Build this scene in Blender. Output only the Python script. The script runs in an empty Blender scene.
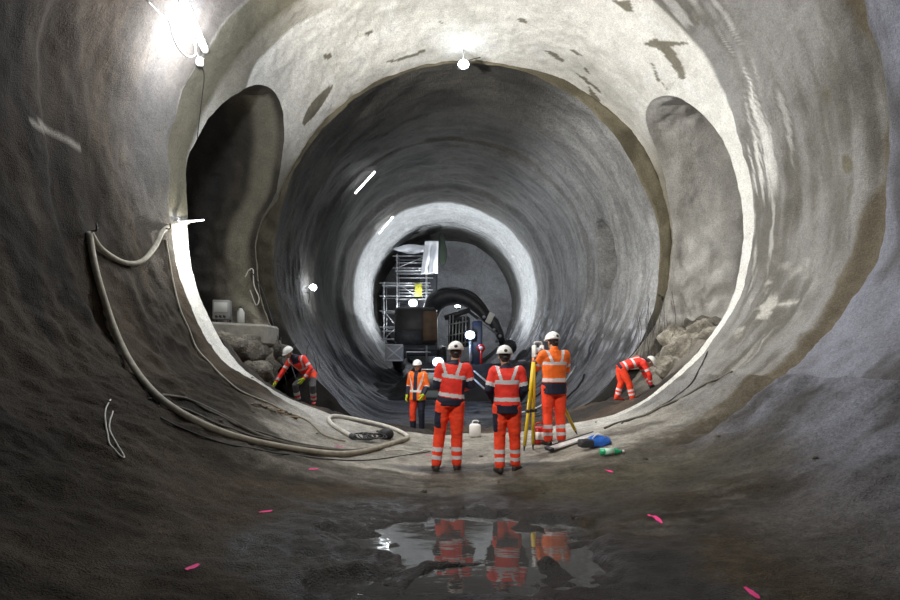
import bpy, math, random
import numpy as np
from mathutils import Vector, Matrix
random.seed(7)
C = bpy.context.scene.collection
F, CX, HY, CZ = 500.0, 450.0, 360.0, 1.65
def at(px, py, Y):
    return Vector(((px-CX)*Y/F, Y, CZ-(py-HY)*Y/F))

# ---------- vector noise ----------
def _h(ix, iy, iz, s):
    n = (ix*374761393 + iy*668265263 + iz*2147483647*3 + s*1274126177) & 0xffffffff
    n = ((n ^ (n >> 13)) * 1274126177) & 0xffffffff
    n = (n ^ (n >> 16)) & 0xffffffff
    return n/4294967295.0*2-1
def vn(x, y, z, s=0):
    x = np.asarray(x, float); y = np.asarray(y, float)+0*x; z = np.asarray(z, float)+0*x
    ix = np.floor(x).astype(np.int64); iy = np.floor(y).astype(np.int64); iz = np.floor(z).astype(np.int64)
    fx, fy, fz = x-ix, y-iy, z-iz
    u = lambda t: t*t*t*(t*(t*6-15)+10)
    fx, fy, fz = u(fx), u(fy), u(fz)
    r = 0
    for dx in (0, 1):
        for dy in (0, 1):
            for dz in (0, 1):
                w = (fx if dx else 1-fx)*(fy if dy else 1-fy)*(fz if dz else 1-fz)
                r = r + w*_h(ix+dx, iy+dy, iz+dz, s)
    return r
def fbm(x, y, z, s=0, o=4):
    r = 0; a = 1; f = 1
    for k in range(o):
        r = r+a*vn(np.asarray(x)*f+k*7.3, np.asarray(y)*f, np.asarray(z)*f, s+k); a *= .5; f *= 2.03
    return r
def sm(a, b, x):
    t = np.clip((np.asarray(x, float)-a)/(b-a), 0, 1); return t*t*(3-2*t)

# ---------- objects ----------
def tag(o, label=None, cat=None, group=None, kind=None):
    if label: o['label'] = label
    if cat: o['category'] = cat
    if group: o['group'] = group
    if kind: o['kind'] = kind
    return o
def thing(name, label, cat, loc=(0, 0, 0), rz=0, group=None):
    o = bpy.data.objects.new(name, None); C.objects.link(o)
    o.location = loc; o.rotation_euler = (0, 0, rz); o.empty_display_size = .2
    return tag(o, label, cat, group)
def meshobj(name, V, Fc, mats, parent=None, smooth=True, mi=None, col=None, attrs=None):
    me = bpy.data.meshes.new(name)
    me.from_pydata([tuple(v) for v in V], [], [tuple(int(i) for i in f) for f in Fc])
    if not isinstance(mats, (list, tuple)): mats = [mats]
    for m in mats: me.materials.append(m)
    me.polygons.foreach_set('use_smooth', [smooth]*len(me.polygons))
    if mi is not None: me.polygons.foreach_set('material_index', mi)
    if col is not None:
        a = me.color_attributes.new('Col', 'FLOAT_COLOR', 'POINT')
        a.data.foreach_set('color', np.asarray(col, np.float32).ravel())
    me.update()
    o = bpy.data.objects.new(name, me); C.objects.link(o)
    if parent: o.parent = parent
    return o
class MB:
    """collects shapes into one mesh"""
    def __init__(s): s.V = []; s.F = []; s.M = []; s.m = 0
    def add(s, V, Fc):
        n = len(s.V); s.V += [Vector(v) for v in V]; s.F += [tuple(i+n for i in f) for f in Fc]; s.M += [s.m]*len(Fc)
        return s
    def box(s, c, d, rot=None, bev=0):
        c = Vector(c); hx, hy, hz = d[0]/2, d[1]/2, d[2]/2
        if bev <= 0:
            P = [Vector((x*hx, y*hy, z*hz)) for z in (-1, 1) for y in (-1, 1) for x in (-1, 1)]
            Fc = [(0, 2, 3, 1), (4, 5, 7, 6), (0, 1, 5, 4), (2, 6, 7, 3), (0, 4, 6, 2), (1, 3, 7, 5)]
        else:
            P = []; b = min(bev, hx*.9, hy*.9, hz*.9)
            for z, ins in ((-hz, b), (-hz+b, 0), (hz-b, 0), (hz, b)):
                for sx, sy in ((-1, -1), (1, -1), (1, 1), (-1, 1)):
                    X, Y = hx-ins, hy-ins
                    a, e = ((X-b if ins == 0 else X), Y), (X, (Y-b if ins == 0 else Y))
                    if sx*sy > 0: a, e = e, a
                    P += [Vector((sx*a[0], sy*a[1], z)), Vector((sx*e[0], sy*e[1], z))]
            Fc = [tuple(range(7, -1, -1)), tuple(range(24, 32))]
            for k in range(3):
                for i in range(8): Fc.append((k*8+i, k*8+(i+1) % 8, k*8+8+(i+1) % 8, k*8+8+i))
        if rot is not None: P = [rot @ p for p in P]
        return s.add([p+c for p in P], Fc)
    def tube(s, pts, r, n=8, cap=True, flat=None):
        pts = [Vector(p) for p in pts]; N = len(pts)
        R = list(r) if hasattr(r, '__len__') else [r]*N
        V = []; up = None
        for i, p in enumerate(pts):
            t = (pts[min(i+1, N-1)]-pts[max(i-1, 0)])
            t = t.normalized() if t.length > 1e-9 else Vector((0, 0, 1))
            if up is None: up = Vector((0, 0, 1)) if abs(t.z) < .9 else Vector((0, 1, 0))
            side = t.cross(up); side = side.normalized() if side.length > 1e-6 else Vector((1, 0, 0))
            up = side.cross(t).normalized()
            for k in range(n):
                a = 2*math.pi*k/n
                V.append(p+(side*math.cos(a)+up*math.sin(a)*(flat or 1))*R[i])
        Fc = [(i*n+k, i*n+(k+1) % n, (i+1)*n+(k+1) % n, (i+1)*n+k) for i in range(N-1) for k in range(n)]
        if cap: Fc += [tuple(range(n-1, -1, -1)), tuple((N-1)*n+k for k in range(n))]
        return s.add(V, Fc)
    def cyl(s, a, b, r, r2=None, n=14): return s.tube([a, b], [r, r if r2 is None else r2], n)
    def loft(s, cs, us, vs):
        """closed loft of ellipses: centre, half-axis u, half-axis v"""
        n = 16; V = []; N = len(cs)
        for c, u, v in zip(cs, us, vs):
            c, u, v = Vector(c), Vector(u), Vector(v)
            for k in range(n):
                a = 2*math.pi*k/n; V.append(c+u*math.cos(a)+v*math.sin(a))
        Fc = [(i*n+k, i*n+(k+1) % n, (i+1)*n+(k+1) % n, (i+1)*n+k) for i in range(N-1) for k in range(n)]
        Fc += [tuple(range(n-1, -1, -1)), tuple((N-1)*n+k for k in range(n))]
        return s.add(V, Fc)
    def ell(s, c, r, rot=None, n=14, m=9, zmin=-1):
        c = Vector(c); r = r if hasattr(r, '__len__') else (r, r, r)
        V = []; th0 = math.asin(max(-1, zmin))
        for i in range(m+1):
            th = th0+(math.pi/2-th0)*i/m
            for k in range(n):
                a = 2*math.pi*k/n
                p = Vector((math.cos(th)*math.cos(a)*r[0], math.cos(th)*math.sin(a)*r[1], math.sin(th)*r[2]))
                V.append(c+(rot @ p if rot is not None else p))
        Fc = [(i*n+k, i*n+(k+1) % n, (i+1)*n+(k+1) % n, (i+1)*n+k) for i in range(m) for k in range(n)]
        Fc += [tuple(range(n-1, -1, -1))]
        return s.add(V, Fc)
    def limb(s, pts, rs, n=12, flat=None):
        """tapered tube with round ends"""
        pts = [Vector(p) for p in pts]; P = [pts[0]+(pts[0]-pts[1]).normalized()*rs[0]*.8, pts[0]+(pts[0]-pts[1]).normalized()*rs[0]*.5]+pts
        R = [rs[0]*.25, rs[0]*.8]+list(rs)
        e = (pts[-1]-pts[-2]).normalized()
        P += [pts[-1]+e*rs[-1]*.5, pts[-1]+e*rs[-1]*.8]; R += [rs[-1]*.8, rs[-1]*.25]
        return s.tube(P, R, n, flat=flat)
    def build(s, name, mat, parent=None, smooth=True, label=None):
        o = meshobj(name, s.V, s.F, mat, parent, smooth, s.M if isinstance(mat, (list, tuple)) else None)
        if label: o['label'] = label
        return o
def dup(root, **kw):
    def cp(o, par):
        c = o.copy(); C.objects.link(c); c.parent = par
        for ch in list(o.children): cp(ch, c)
        return c
    r = cp(root, root.parent)
    return r
def curve_pts(P, n=10):
    """Catmull-Rom through points"""
    P = [Vector(p) for p in P]; Q = [P[0]*2-P[1]]+P+[P[-1]*2-P[-2]]; out = []
    for i in range(1, len(Q)-2):
        for k in range(n):
            t = k/n; a, b, c, d = Q[i-1], Q[i], Q[i+1], Q[i+2]
            out.append(.5*((2*b)+(c-a)*t+(2*a-5*b+4*c-d)*t*t+(3*b-a-3*c+d)*t**3))
    out.append(P[-1]); return out

# ---------- materials ----------
def nmat(name):
    m = bpy.data.materials.new(name); m.use_nodes = True
    nt = m.node_tree; b = nt.nodes['Principled BSDF']; return m, nt, b
def mat(name, col, rough=.6, metal=0, noise=0, nscale=20, emit=None, es=0, bump=0, bscale=60, spec=None):
    m, nt, b = nmat(name)
    b.inputs['Base Color'].default_value = (*col, 1); b.inputs['Roughness'].default_value = rough; b.inputs['Metallic'].default_value = metal
    if spec is not None: b.inputs['Specular IOR Level'].default_value = spec
    tc = nt.nodes.new('ShaderNodeTexCoord')
    if noise:
        n = nt.nodes.new('ShaderNodeTexNoise'); n.inputs['Scale'].default_value = nscale; n.inputs['Detail'].default_value = 5
        r = nt.nodes.new('ShaderNodeMapRange'); r.inputs['From Min'].default_value = .3; r.inputs['From Max'].default_value = .7
        r.inputs['To Min'].default_value = 1-noise; r.inputs['To Max'].default_value = 1+noise
        mx = nt.nodes.new('ShaderNodeVectorMath'); mx.operation = 'SCALE'; mx.inputs[0].default_value = col
        nt.links.new(tc.outputs['Object'], n.inputs['Vector']); nt.links.new(n.outputs['Fac'], r.inputs['Value'])
        nt.links.new(r.outputs['Result'], mx.inputs['Scale']); nt.links.new(mx.outputs[0], b.inputs['Base Color'])
    if bump:
        n = nt.nodes.new('ShaderNodeTexNoise'); n.inputs['Scale'].default_value = bscale; n.inputs['Detail'].default_value = 6
        bp = nt.nodes.new('ShaderNodeBump'); bp.inputs['Strength'].default_value = 1; bp.inputs['Distance'].default_value = bump
        nt.links.new(tc.outputs['Object'], n.inputs['Vector']); nt.links.new(n.outputs['Fac'], bp.inputs['Height']); nt.links.new(bp.outputs[0], b.inputs['Normal'])
    if emit: b.inputs['Emission Color'].default_value = (*emit, 1); b.inputs['Emission Strength'].default_value = es
    return m
def rockmat(name, fine=14, b1=.03, b2=.012, rough=.92, wetr=.35, cvar=.35, stretch=(1, 1, 1)):
    """sprayed concrete / soil: colour from the point colour, alpha = wetness"""
    m, nt, b = nmat(name); L = nt.links; N = nt.nodes
    tc = N.new('ShaderNodeTexCoord'); mp = N.new('ShaderNodeMapping'); mp.inputs['Scale'].default_value = stretch
    L.new(tc.outputs['Object'], mp.inputs['Vector'])
    at_ = N.new('ShaderNodeVertexColor'); at_.layer_name = 'Col'
    n1 = N.new('ShaderNodeTexNoise'); n1.inputs['Scale'].default_value = fine; n1.inputs['Detail'].default_value = 8; n1.inputs['Roughness'].default_value = .65
    n2 = N.new('ShaderNodeTexNoise'); n2.inputs['Scale'].default_value = 1.7; n2.inputs['Detail'].default_value = 8; n2.inputs['Roughness'].default_value = .7; n2.inputs['Distortion'].default_value = .6
    L.new(mp.outputs[0], n1.inputs['Vector']); L.new(mp.outputs[0], n2.inputs['Vector'])
    a = N.new('ShaderNodeMath'); a.operation = 'ADD'; L.new(n1.outputs['Fac'], a.inputs[0]); L.new(n2.outputs['Fac'], a.inputs[1])
    r = N.new('ShaderNodeMapRange'); r.inputs['From Min'].default_value = .7; r.inputs['From Max'].default_value = 1.3
    r.inputs['To Min'].default_value = 1-cvar; r.inputs['To Max'].default_value = 1+cvar; L.new(a.outputs[0], r.inputs['Value'])
    mx = N.new('ShaderNodeVectorMath'); mx.operation = 'SCALE'; L.new(at_.outputs['Color'], mx.inputs[0]); L.new(r.outputs[0], mx.inputs['Scale']); n4 = N.new('ShaderNodeTexNoise'); n4.inputs['Scale'].default_value = fine*2.4; n4.inputs['Detail'].default_value = 6; n4.inputs['Roughness'].default_value = .75; L.new(tc.outputs['Object'], n4.inputs['Vector'])
    r4 = N.new('ShaderNodeMapRange'); r4.inputs['From Min'].default_value = .32; r4.inputs['From Max'].default_value = .62; r4.inputs['To Min'].default_value = .62; r4.inputs['To Max'].default_value = 1.14; L.new(n4.outputs['Fac'], r4.inputs['Value'])
    m4 = N.new('ShaderNodeVectorMath'); m4.operation = 'SCALE'; L.new(mx.outputs[0], m4.inputs[0]); L.new(r4.outputs[0], m4.inputs['Scale']); L.new(m4.outputs[0], b.inputs['Base Color'])
    rr = N.new('ShaderNodeMapRange'); rr.inputs['To Min'].default_value = rough; rr.inputs['To Max'].default_value = wetr; L.new(at_.outputs['Alpha'], rr.inputs['Value']); L.new(rr.outputs[0], b.inputs['Roughness'])
    n3 = N.new('ShaderNodeTexNoise'); n3.inputs['Scale'].default_value = fine*3.2; n3.inputs['Detail'].default_value = 4; L.new(tc.outputs['Object'], n3.inputs['Vector'])
    bp = N.new('ShaderNodeBump'); bp.inputs['Distance'].default_value = b1; bp.inputs['Strength'].default_value = 1; L.new(a.outputs[0], bp.inputs['Height'])
    bq = N.new('ShaderNodeBump'); bq.inputs['Distance'].default_value = b2*2.2; bq.inputs['Strength'].default_value = 1; L.new(n3.outputs['Fac'], bq.inputs['Height']); L.new(bp.outputs[0], bq.inputs['Normal'])
    L.new(bq.outputs[0], b.inputs['Normal'])
    b.inputs['Specular IOR Level'].default_value = .35
    return m
# ================= tunnel geometry =================
BX, BZ = .22, 4.52
D2R = math.pi/180
_right = [(.38, .05), (1.1, .08), (2.0, .17), (2.7, .27), (3.23, .37), (3.87, .57), (4.4, .82), (4.97, 1.3), (5.5, 1.87), (5.95, 2.45), (6.3, 3.1), (6.45, 3.86), (6.52, 4.6)]
_left = [(-5.9, 6.1), (-5.85, 5.3), (-5.8, 4.5), (-5.74, 3.86), (-5.4, 2.75), (-5.1, 2.1), (-4.86, 1.76), (-4.64, 1.47), (-4.2, 1.2), (-3.76, .92), (-3.23, .68), (-2.74, .5), (-2, .26), (-.88, .08)]
_pts = [(x, z) for x, z in _right]+[(BX+6.3*math.cos(a*D2R), BZ+6.3*math.sin(a*D2R)) for a in range(15, 165, 5)]+_left
_A = np.array([math.degrees(math.atan2(z-BZ, x-BX)) for x, z in _pts]); _Rr = np.array([math.hypot(x-BX, z-BZ) for x, z in _pts])
_A = np.where(_A < -91, _A+360, _A)
_o = np.argsort(_A); _A, _Rr = _A[_o], _Rr[_o]
_PG = np.arange(-180, 540, .5)
_t = np.interp(_PG, np.concatenate([_A-360, _A, _A+360]), np.tile(_Rr, 3))
_k = np.exp(-np.linspace(-2, 2, 17)**2); _k /= _k.sum()
_RG = np.convolve(np.pad(_t, 8, mode='wrap'), _k, 'valid')
def Rbase(phi): return np.interp(np.asarray(phi, float), _PG, _RG)      # phi in degrees, -90 down, 0 right, 90 up, 180 left, 270 down
Y1, Y2 = 11.08, 15.0
def bd(phi):
    d = np.abs((np.asarray(phi, float) % 360)-270); return np.minimum(d, 360-d)
def floorness(phi):
    p = np.asarray(phi, float) % 360
    d = bd(phi); return 1-sm(38, 56, d)
PUD = [(.15, 4.55, 1.15, .72, .10), (-.55, 3.55, .55, .32, .06), (.45, 3.75, .75, .33, .07), (.1, 7.62, .62, .13, .05), (.75, 7.66, .3, .1, .045)]
def Rb(phi, Y):
    phi, Y = np.broadcast_arrays(np.asarray(phi, float), np.asarray(Y, float))
    R = Rbase(phi).copy()
    c, s = np.cos(phi*D2R), np.sin(phi*D2R)
    fl = floorness(phi); up = sm(20, 90, bd(phi))
    x, z = BX+R*c, BZ+R*s
    side = sm(30, 52, bd(phi))*(1-sm(105, 125, bd(phi)))
    left = (np.cos(phi*D2R) < 0)
    ys = np.where(left, 10.2, 10.6)
    stp = sm(-.10, .06, Y-ys+.05*vn(x, Y*0, z*1.3, 5))
    R = R-side*np.where(left, .17, .12)*(1-stp)
    # older lining ring joint in the near barrel
    g = sm(7.18, 7.28, Y)*(1-sm(7.45, 7.75, Y)); R = R+.13*g*side*(~left)*1.0
    R = R-.10*side*(1-sm(7.12, 7.22, Y))*(~left)
    g2 = sm(6.95, 7.1, Y)*(1-sm(7.2, 7.5, Y)); R = R+.07*g2*side*left
    # flare behind the headwall
    R = R+.3*sm(13.3, 15, Y)*np.exp(-((phi-30)/26)**2)
    # the crown and upper left close down onto the mouth of the second tunnel
    dx, dz = .51-BX, 4.75-BZ; dd_ = dx*c+dz*s; rt = dd_+np.sqrt(np.maximum(dd_**2-(dx*dx+dz*dz)+5.9**2, 1)); wt = sm(12.6, 15, Y)*sm(58, 78, phi)*(1-sm(158, 176, phi))
    R = R+(rt-R)*wt
    n = .075*fbm(x*.45, Y*.5, z*.45, 11, 3)+.028*fbm(x*1.8, Y*2.2, z*1.8, 21, 3)
    n2 = .011*fbm(x*6, Y*7, z*6, 31, 2)
    near = 1-sm(9.5, 10.6, Y)
    R = R+(n*(.55+.45*near)+n2)*(1-fl)
    # rough lower walls
    low = sm(34, 44, bd(phi))*(1-sm(62, 80, bd(phi)))
    R = R+low*near*.045*fbm(x*2.2, Y*4.0, z*4.0, 41, 4)
    # floor relief
    fn = .05*fbm(x*.5, Y*.6, 0, 51, 3)+.022*fbm(x*1.6+Y*.5, Y*3.0, 0, 61, 4)+.010*fbm(x*7, Y*9, 0, 71, 3)
    rough = 1-sm(6.6, 8.0, Y)*.55
    cen = np.exp(-((x-.3)/1.9)**2)*(1-sm(5.6, 6.6, Y))
    h = fn*rough*(1-.45*cen)+.055*cen
    h = h+.10*sm(1.2, 2.6, x)*(1-sm(3.2, 4.4, x))*sm(6.8, 7.8, Y)*(1-sm(9.2, 10.6, Y))
    h = h+.035*np.exp(-((Y-6.35-.25*np.sin(x*1.3))/.42)**2)*fl
    for px, py, a, b_, dd in PUD:
        q = ((x-px)/a)**2+((Y-py)/b_)**2+.45*fbm(x*1.7, Y*2.3, 0, 81, 3)*(1 if a > .5 else .4)+.12*vn(x*9, Y*9, 0, 83)
        h = h-dd*1.05*(1-sm(.55, 1.35, q))
    mud = np.exp(-((x+.2)/1.5)**2-((Y-4.3)/1.3)**2)
    h = h+mud*(.036*fbm(x*6, Y*7, 0, 91, 4)-.015)
    R = R-fl*(h-.02)
    return R
_gp = np.arange(-90.5, 270.8, .25); _gy = np.arange(1.0, 16.3, .03)
_GR = Rb(_gp[:, None], _gy[None, :])
def Rl(phi, Y):
    phi = np.asarray(phi, float); phi = np.where(phi > 270, phi-360, phi); u = np.clip((phi+90.5)/.25, 0, len(_gp)-2.001); v = np.clip((np.asarray(Y, float)-1.0)/.03, 0, len(_gy)-2.001)
    i = u.astype(int); j = v.astype(int); a, b = u-i, v-j
    return (_GR[i, j]*(1-a)+_GR[i+1, j]*a)*(1-b)+(_GR[i, j+1]*(1-a)+_GR[i+1, j+1]*a)*b
def bpt(phi, Y):
    R = Rb(phi, Y); phi = np.asarray(phi, float)
    return np.stack(np.broadcast_arrays(BX+R*np.cos(phi*D2R), Y, BZ+R*np.sin(phi*D2R)), -1)
def hit(px, py, y0=1.5, y1=16, off=0.0):
    """point where the sight line of a photo pixel meets the near barrel"""
    Y = np.arange(y0, y1, .01)
    X = (px-CX)*Y/F; Z = CZ-(py-HY)*Y/F
    ph = np.degrees(np.arctan2(Z-BZ, X-BX)); ph = np.where(ph < -90, ph+360, ph)
    d = np.hypot(X-BX, Z-BZ)-Rl(ph, Y)
    i = int(np.argmax(d > 0)) if (d > 0).any() else len(Y)-1
    p = Vector((X[i], Y[i], Z[i])); n = Vector((BX-X[i], 0, BZ-Z[i])).normalized()
    return p+n*off
def floor_z(x, y):
    ph = 270.0; z = 0
    for _ in range(5):
        ph = math.degrees(math.atan2(z-BZ, x-BX)); ph = ph if ph > -91 else ph+360
        r = float(Rl(ph, y)); z = BZ-math.sqrt(max(r*r-(x-BX)**2, .01))
    return z
# opening (cross passage) arcs
YM, YH = 13.0, 1.92
OPEN = {'right': (0.0, 37.5), 'left': (180.0, 139.5)}
def halfw(phi, side):
    sp, pk = OPEN[side]; t = (np.asarray(phi, float)-sp)/(pk-sp)
    return YH*np.sqrt(np.clip(1-np.clip(t, 0, 1)**2.3, 0, 1))

def grid_faces(n, m, base=0, flip=False):
    i = np.arange(n-1)[:, None]*m+np.arange(m-1)[None, :]
    i = i.ravel()+base
    f = np.stack([i, i+1, i+m+1, i+m], -1)
    return f[:, ::-1] if flip else f
def surf(name, P, col, m, kind='structure', flip=False, parent=None):
    n, k = P.shape[:2]
    o = meshobj(name, P.reshape(-1, 3), grid_faces(n, k, 0, flip), m, parent, True, None, col.reshape(-1, 4))
    if kind: o['kind'] = kind
    return o
def mix(a, b, t):
    t = np.asarray(t)[..., None]; return a*(1-t)+b*t
def rgb(*c): return np.array(c, float)
def pip(x, y, poly):
    ins = np.zeros(x.shape, bool); n = len(poly)
    for i in range(n):
        x1, y1 = poly[i]; x2, y2 = poly[(i+1) % n]
        if y1 == y2: continue
        c = ((y1 > y) != (y2 > y)) & (x < (x2-x1)*(y-y1)/(y2-y1)+x1); ins ^= c
    return ins
def _s(pts, sx, sy, sc=3.0): return [(sx+a/sc, sy+b/sc) for a, b in pts]
STAINS = [
 _s([(132,135),(160,117),(215,125),(270,128),(255,135),(212,140),(240,180),(257,215),(255,240),(240,235),(205,180),(180,150)], 600, 0),
 _s([(35,0),(90,0),(102,40),(75,32)], 600, 0),
 _s([(258,185),(300,172),(375,150),(382,156),(310,180),(262,188)], 300, 0),
 _s([(5,368),(20,330),(45,295),(85,262),(103,256),(80,292),(45,345),(12,378)], 300, 0),
 _s([(732,150),(765,158),(797,185),(785,186),(755,170)], 300, 0),
 _s([(822,215),(860,235),(900,268),(905,282),(880,262),(850,240)], 300, 0),
 _s([(850,195),(862,205),(870,222),(855,215)], 300, 0),
 _s([(812,392),(845,386),(848,430),(835,510),(808,520),(805,470)], 0, 0),
 _s([(725,465),(755,465),(757,515),(738,525),(727,500)], 600, 0),
 _s([(738,548),(748,575),(748,590),(740,575)], 600, 0),
 _s([(148,175),(165,200),(180,240),(208,268),(200,268),(172,240),(158,200)], 600, 0),
 _s([(70,165),(95,160),(92,174),(78,178)], 300, 0), _s([(190,95),(215,90),(222,98),(200,107)], 300, 0), _s([(650,55),(678,55),(680,70),(665,66)], 300, 0), _s([(410,62),(432,65),(425,72)], 300, 0),
 _s([(865,255),(900,300),(915,345),(890,320),(870,280)], 300, 0), _s([(805,145),(830,152),(855,168),(830,165)], 300, 0),
 _s([(290,50),(300,62),(298,74),(290,66)], 600, 0), _s([(672,262),(686,265),(688,305),(680,310)], 600, 0),
]
WHITES = [[(30, 120), (45, 130), (60, 138), (77, 148)]]
def stain_mask(phi, Y):
    m = np.zeros(phi.shape)
    for S in STAINS:
        q = []
        for a, b in S:
            p = hit(a, b, 5, 16); ph = math.degrees(math.atan2(p.z-BZ, p.x-BX)); q.append((ph if ph > -90 else ph+360, p.y))
        jx = phi+.2*vn(phi*.8, Y*5, 0, 3); jy = Y+.02*vn(phi*.8, Y*5, 0, 4)
        m = np.maximum(m, pip(jx, jy, q))
    return m
def barrel_col(phi, Y, P):
    x, z = P[..., 0], P[..., 2]; c = np.cos(phi*D2R)
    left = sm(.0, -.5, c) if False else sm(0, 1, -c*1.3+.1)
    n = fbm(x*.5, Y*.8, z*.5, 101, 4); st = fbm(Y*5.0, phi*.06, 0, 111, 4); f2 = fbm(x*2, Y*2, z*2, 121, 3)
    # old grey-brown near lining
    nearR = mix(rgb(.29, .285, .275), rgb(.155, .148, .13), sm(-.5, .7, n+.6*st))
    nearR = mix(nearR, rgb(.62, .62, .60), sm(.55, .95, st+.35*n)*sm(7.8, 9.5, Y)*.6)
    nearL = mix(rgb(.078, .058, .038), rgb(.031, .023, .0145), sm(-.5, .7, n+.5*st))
    nearL = mix(nearL, nearL*2.2, sm(7.9, 9.0, Y)*sm(1.5, 3.5, z)) if False else nearL*(1+2.2*sm(8.0, 9.4, Y)*sm(2.5, 4.5, z)-.3*(1-sm(6.5, 8, Y)))[..., None]  # unlit left wall painted dark, lighter in the work lamp's hot zone
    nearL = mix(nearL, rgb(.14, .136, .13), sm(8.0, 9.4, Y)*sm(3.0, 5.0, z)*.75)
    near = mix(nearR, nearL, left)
    vault = mix(rgb(.82, .81, .76), rgb(.62, .61, .56), sm(-.3, 1.2, n+.35*st))
    vault = mix(vault, rgb(.87, .87, .85), sm(.2, .9, f2)*.6)
    yb = Y+.18*fbm(phi*.09, 0, 0, 131, 3)
    ysw = np.where(c < 0, 10.2, 10.62)
    q = sm(-.05, .05, yb*.25+Y*.75-ysw)
    up = sm(60, 75, bd(phi))
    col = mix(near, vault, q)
    col = mix(col, rgb(.13, .12, .085), sm(.35, .6, -c)*q*sm(4.3, 4.9, z)*(1-sm(11.1, 11.3, Y)))
    # bluish first ring and brown joint on the right wall
    sideR = sm(.1, .5, c)
    col = mix(col, mix(rgb(.25, .26, .31), rgb(.12, .118, .125), sm(-.4, .6, n+st*.5)), sideR*(1-sm(7.1, 7.22, Y)))
    col = mix(col, rgb(.125, .10, .06), sideR*sm(7.15, 7.25, Y)*(1-sm(7.28, 7.42, yb-.5*(1-sm(3.0, 5.0, z))))*.85)
    # olive exposed band along the first edge, upper left
    bl = np.exp(-((phi-138)/20)**4)*sm(11.1, 11.16, Y)*(1-sm(11.85, 11.95, yb+.25*np.exp(-((phi-132)/9)**2)))
    col = mix(col, rgb(.17, .155, .11), bl*.85)
    # efflorescence on the right wall
    e = np.exp(-((z-2.6)/.75)**2)*sm(8.1, 8.8, Y)*(1-sm(9.6, 10.3, Y))*sm(.5, .9, c)*sm(.25, .8, fbm(Y*3, z*5, x, 141, 3))
    col = mix(col, rgb(.62, .61, .56), e*.8)
    dr = sm(.3, .8, fbm(Y*9, z*.35, 0, 151, 3))*sm(9.4, 9.8, Y)*(1-sm(10.4, 10.7, Y))*sm(.6, .9, c)*sm(4.6, 5.4, z)*(1-sm(7.2, 7.6, z))
    col = mix(col, rgb(.8, .8, .76), dr*.85)
    for W_ in WHITES:
        q_ = [hit(a, b, 5, 16) for a, b in W_]; a_ = [(math.degrees(math.atan2(p.z-BZ, p.x-BX))%360, p.y) for p in q_]
        for (f0, g0), (f1, g1) in zip(a_, a_[1:]):
            ux, uy = (f1-f0)*.11, g1-g0; vx, vy = (phi%360-f0)*.11, Y-g0; t_ = np.clip((ux*vx+uy*vy)/(ux*ux+uy*uy), 0, 1); dd = np.hypot(vx-t_*ux, vy-t_*uy)
            col = mix(col, rgb(.38, .35, .30), (dd < .045+.02*vn(phi*2, Y*9, 0, 6))*.8)
    s = stain_mask(phi, Y); col = mix(col, rgb(.16, .145, .10), s*.9)
    # dark wall by the hose, rough base
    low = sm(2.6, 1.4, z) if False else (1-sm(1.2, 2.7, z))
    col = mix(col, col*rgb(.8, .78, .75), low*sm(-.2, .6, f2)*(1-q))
    return np.concatenate([col, 0*col[..., :1]], -1)
def floor_col(phi, Y, P):
    x = P[..., 0]; z = P[..., 2]
    n = fbm(x*.6, Y*.8, 0, 201, 4); f2 = fbm(x*2.5+Y, Y*5, 0, 211, 4); f3 = fbm(x*9, Y*9, 0, 212, 3)
    base = mix(rgb(.100, .076, .049), rgb(.048, .036, .022), sm(-.5, .6, n+.4*f2))
    base = mix(base, rgb(.165, .15, .13), sm(.1, .9, f2+.4*n+.2)*sm(.5, 2.5, x)*.7)
    dust = mix(rgb(.50, .47, .41), rgb(.33, .305, .26), sm(-.4, .8, n*.6+f2*.5))
    edge = 7.55+.45*n+.12*f2-.5*np.exp(-((x-0)/1.0)**2)*0-.55*sm(2.0, 3.6, x)*0+.9*sm(-1.0, -3.5, x) if False else 7.45+.4*n+.15*f2+1.0*(1-sm(-4.5, -2.2, x))
    d = sm(-.12, .18, Y-edge)
    col = mix(base, dust, d)
    mid = sm(6.1, 6.4, Y+.3*n)*(1-d); col = mix(col, mix(rgb(.27, .25, .21), rgb(.16, .15, .125), sm(-.3, .5, f2)), mid*.75*np.exp(-((x+.2)/3.2)**4))
    col = mix(col, rgb(.74, .72, .67), sm(8.9, 10.0, Y+.3*n)*sm(1.0, 2.8, np.abs(x))*(.9-.3*sm(.1, .8, f3)))
    # olive brown damp strip on the right
    ol = sm(.6, 1.2, x)*sm(5.2, 5.8, Y+.3*n)*(1-sm(6.5, 7.4, Y+.3*n)); col = mix(col, rgb(.115, .10, .06), ol*.75)
    br = (1-sm(4.2, 5.2, Y))*sm(2.2, 3.0, x); col = mix(col, rgb(.16, .155, .155), br*.7)
    # wet mud by the puddles
    q = ((x-.05)/2.0)**2+((Y-4.3)/1.55)**2+.5*fbm(x*1.3, Y*1.8, 0, 221, 4)
    wet = 1-sm(.65, 1.25, q)
    q2 = ((x-.3)/1.2)**2+((Y-7.62)/.3)**2+.3*n; wet2 = (1-sm(.5, 1.3, q2))
    q3 = (Y-5.05-.32*x*sm(0, 1, x)+.25*n)/.35; dk = np.exp(-q3**2)*sm(-2.4, -1.2, x)*(1-sm(3.2, 4.5, x)); 
    w = np.clip(wet+.8*wet2+.45*dk, 0, 1)
    col = mix(col, mix(rgb(.035, .03, .026), rgb(.02, .018, .016), sm(-.3, .5, f3)), w*.9)
    col = col*(1+.18*f3[..., None])
    return np.concatenate([col, (w*.8)[..., None]], -1)

M_con = rockmat('sprayed_concrete', 20, .022, .012, cvar=.24)
M_soil = rockmat('compacted_soil', 22, .035, .018, cvar=.42, wetr=.30)
M_dark = rockmat('inner_lining', 9, .06, .02, cvar=.35, rough=.8)
M_rock = rockmat('broken_rock', 8, .09, .03, cvar=.5)

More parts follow.
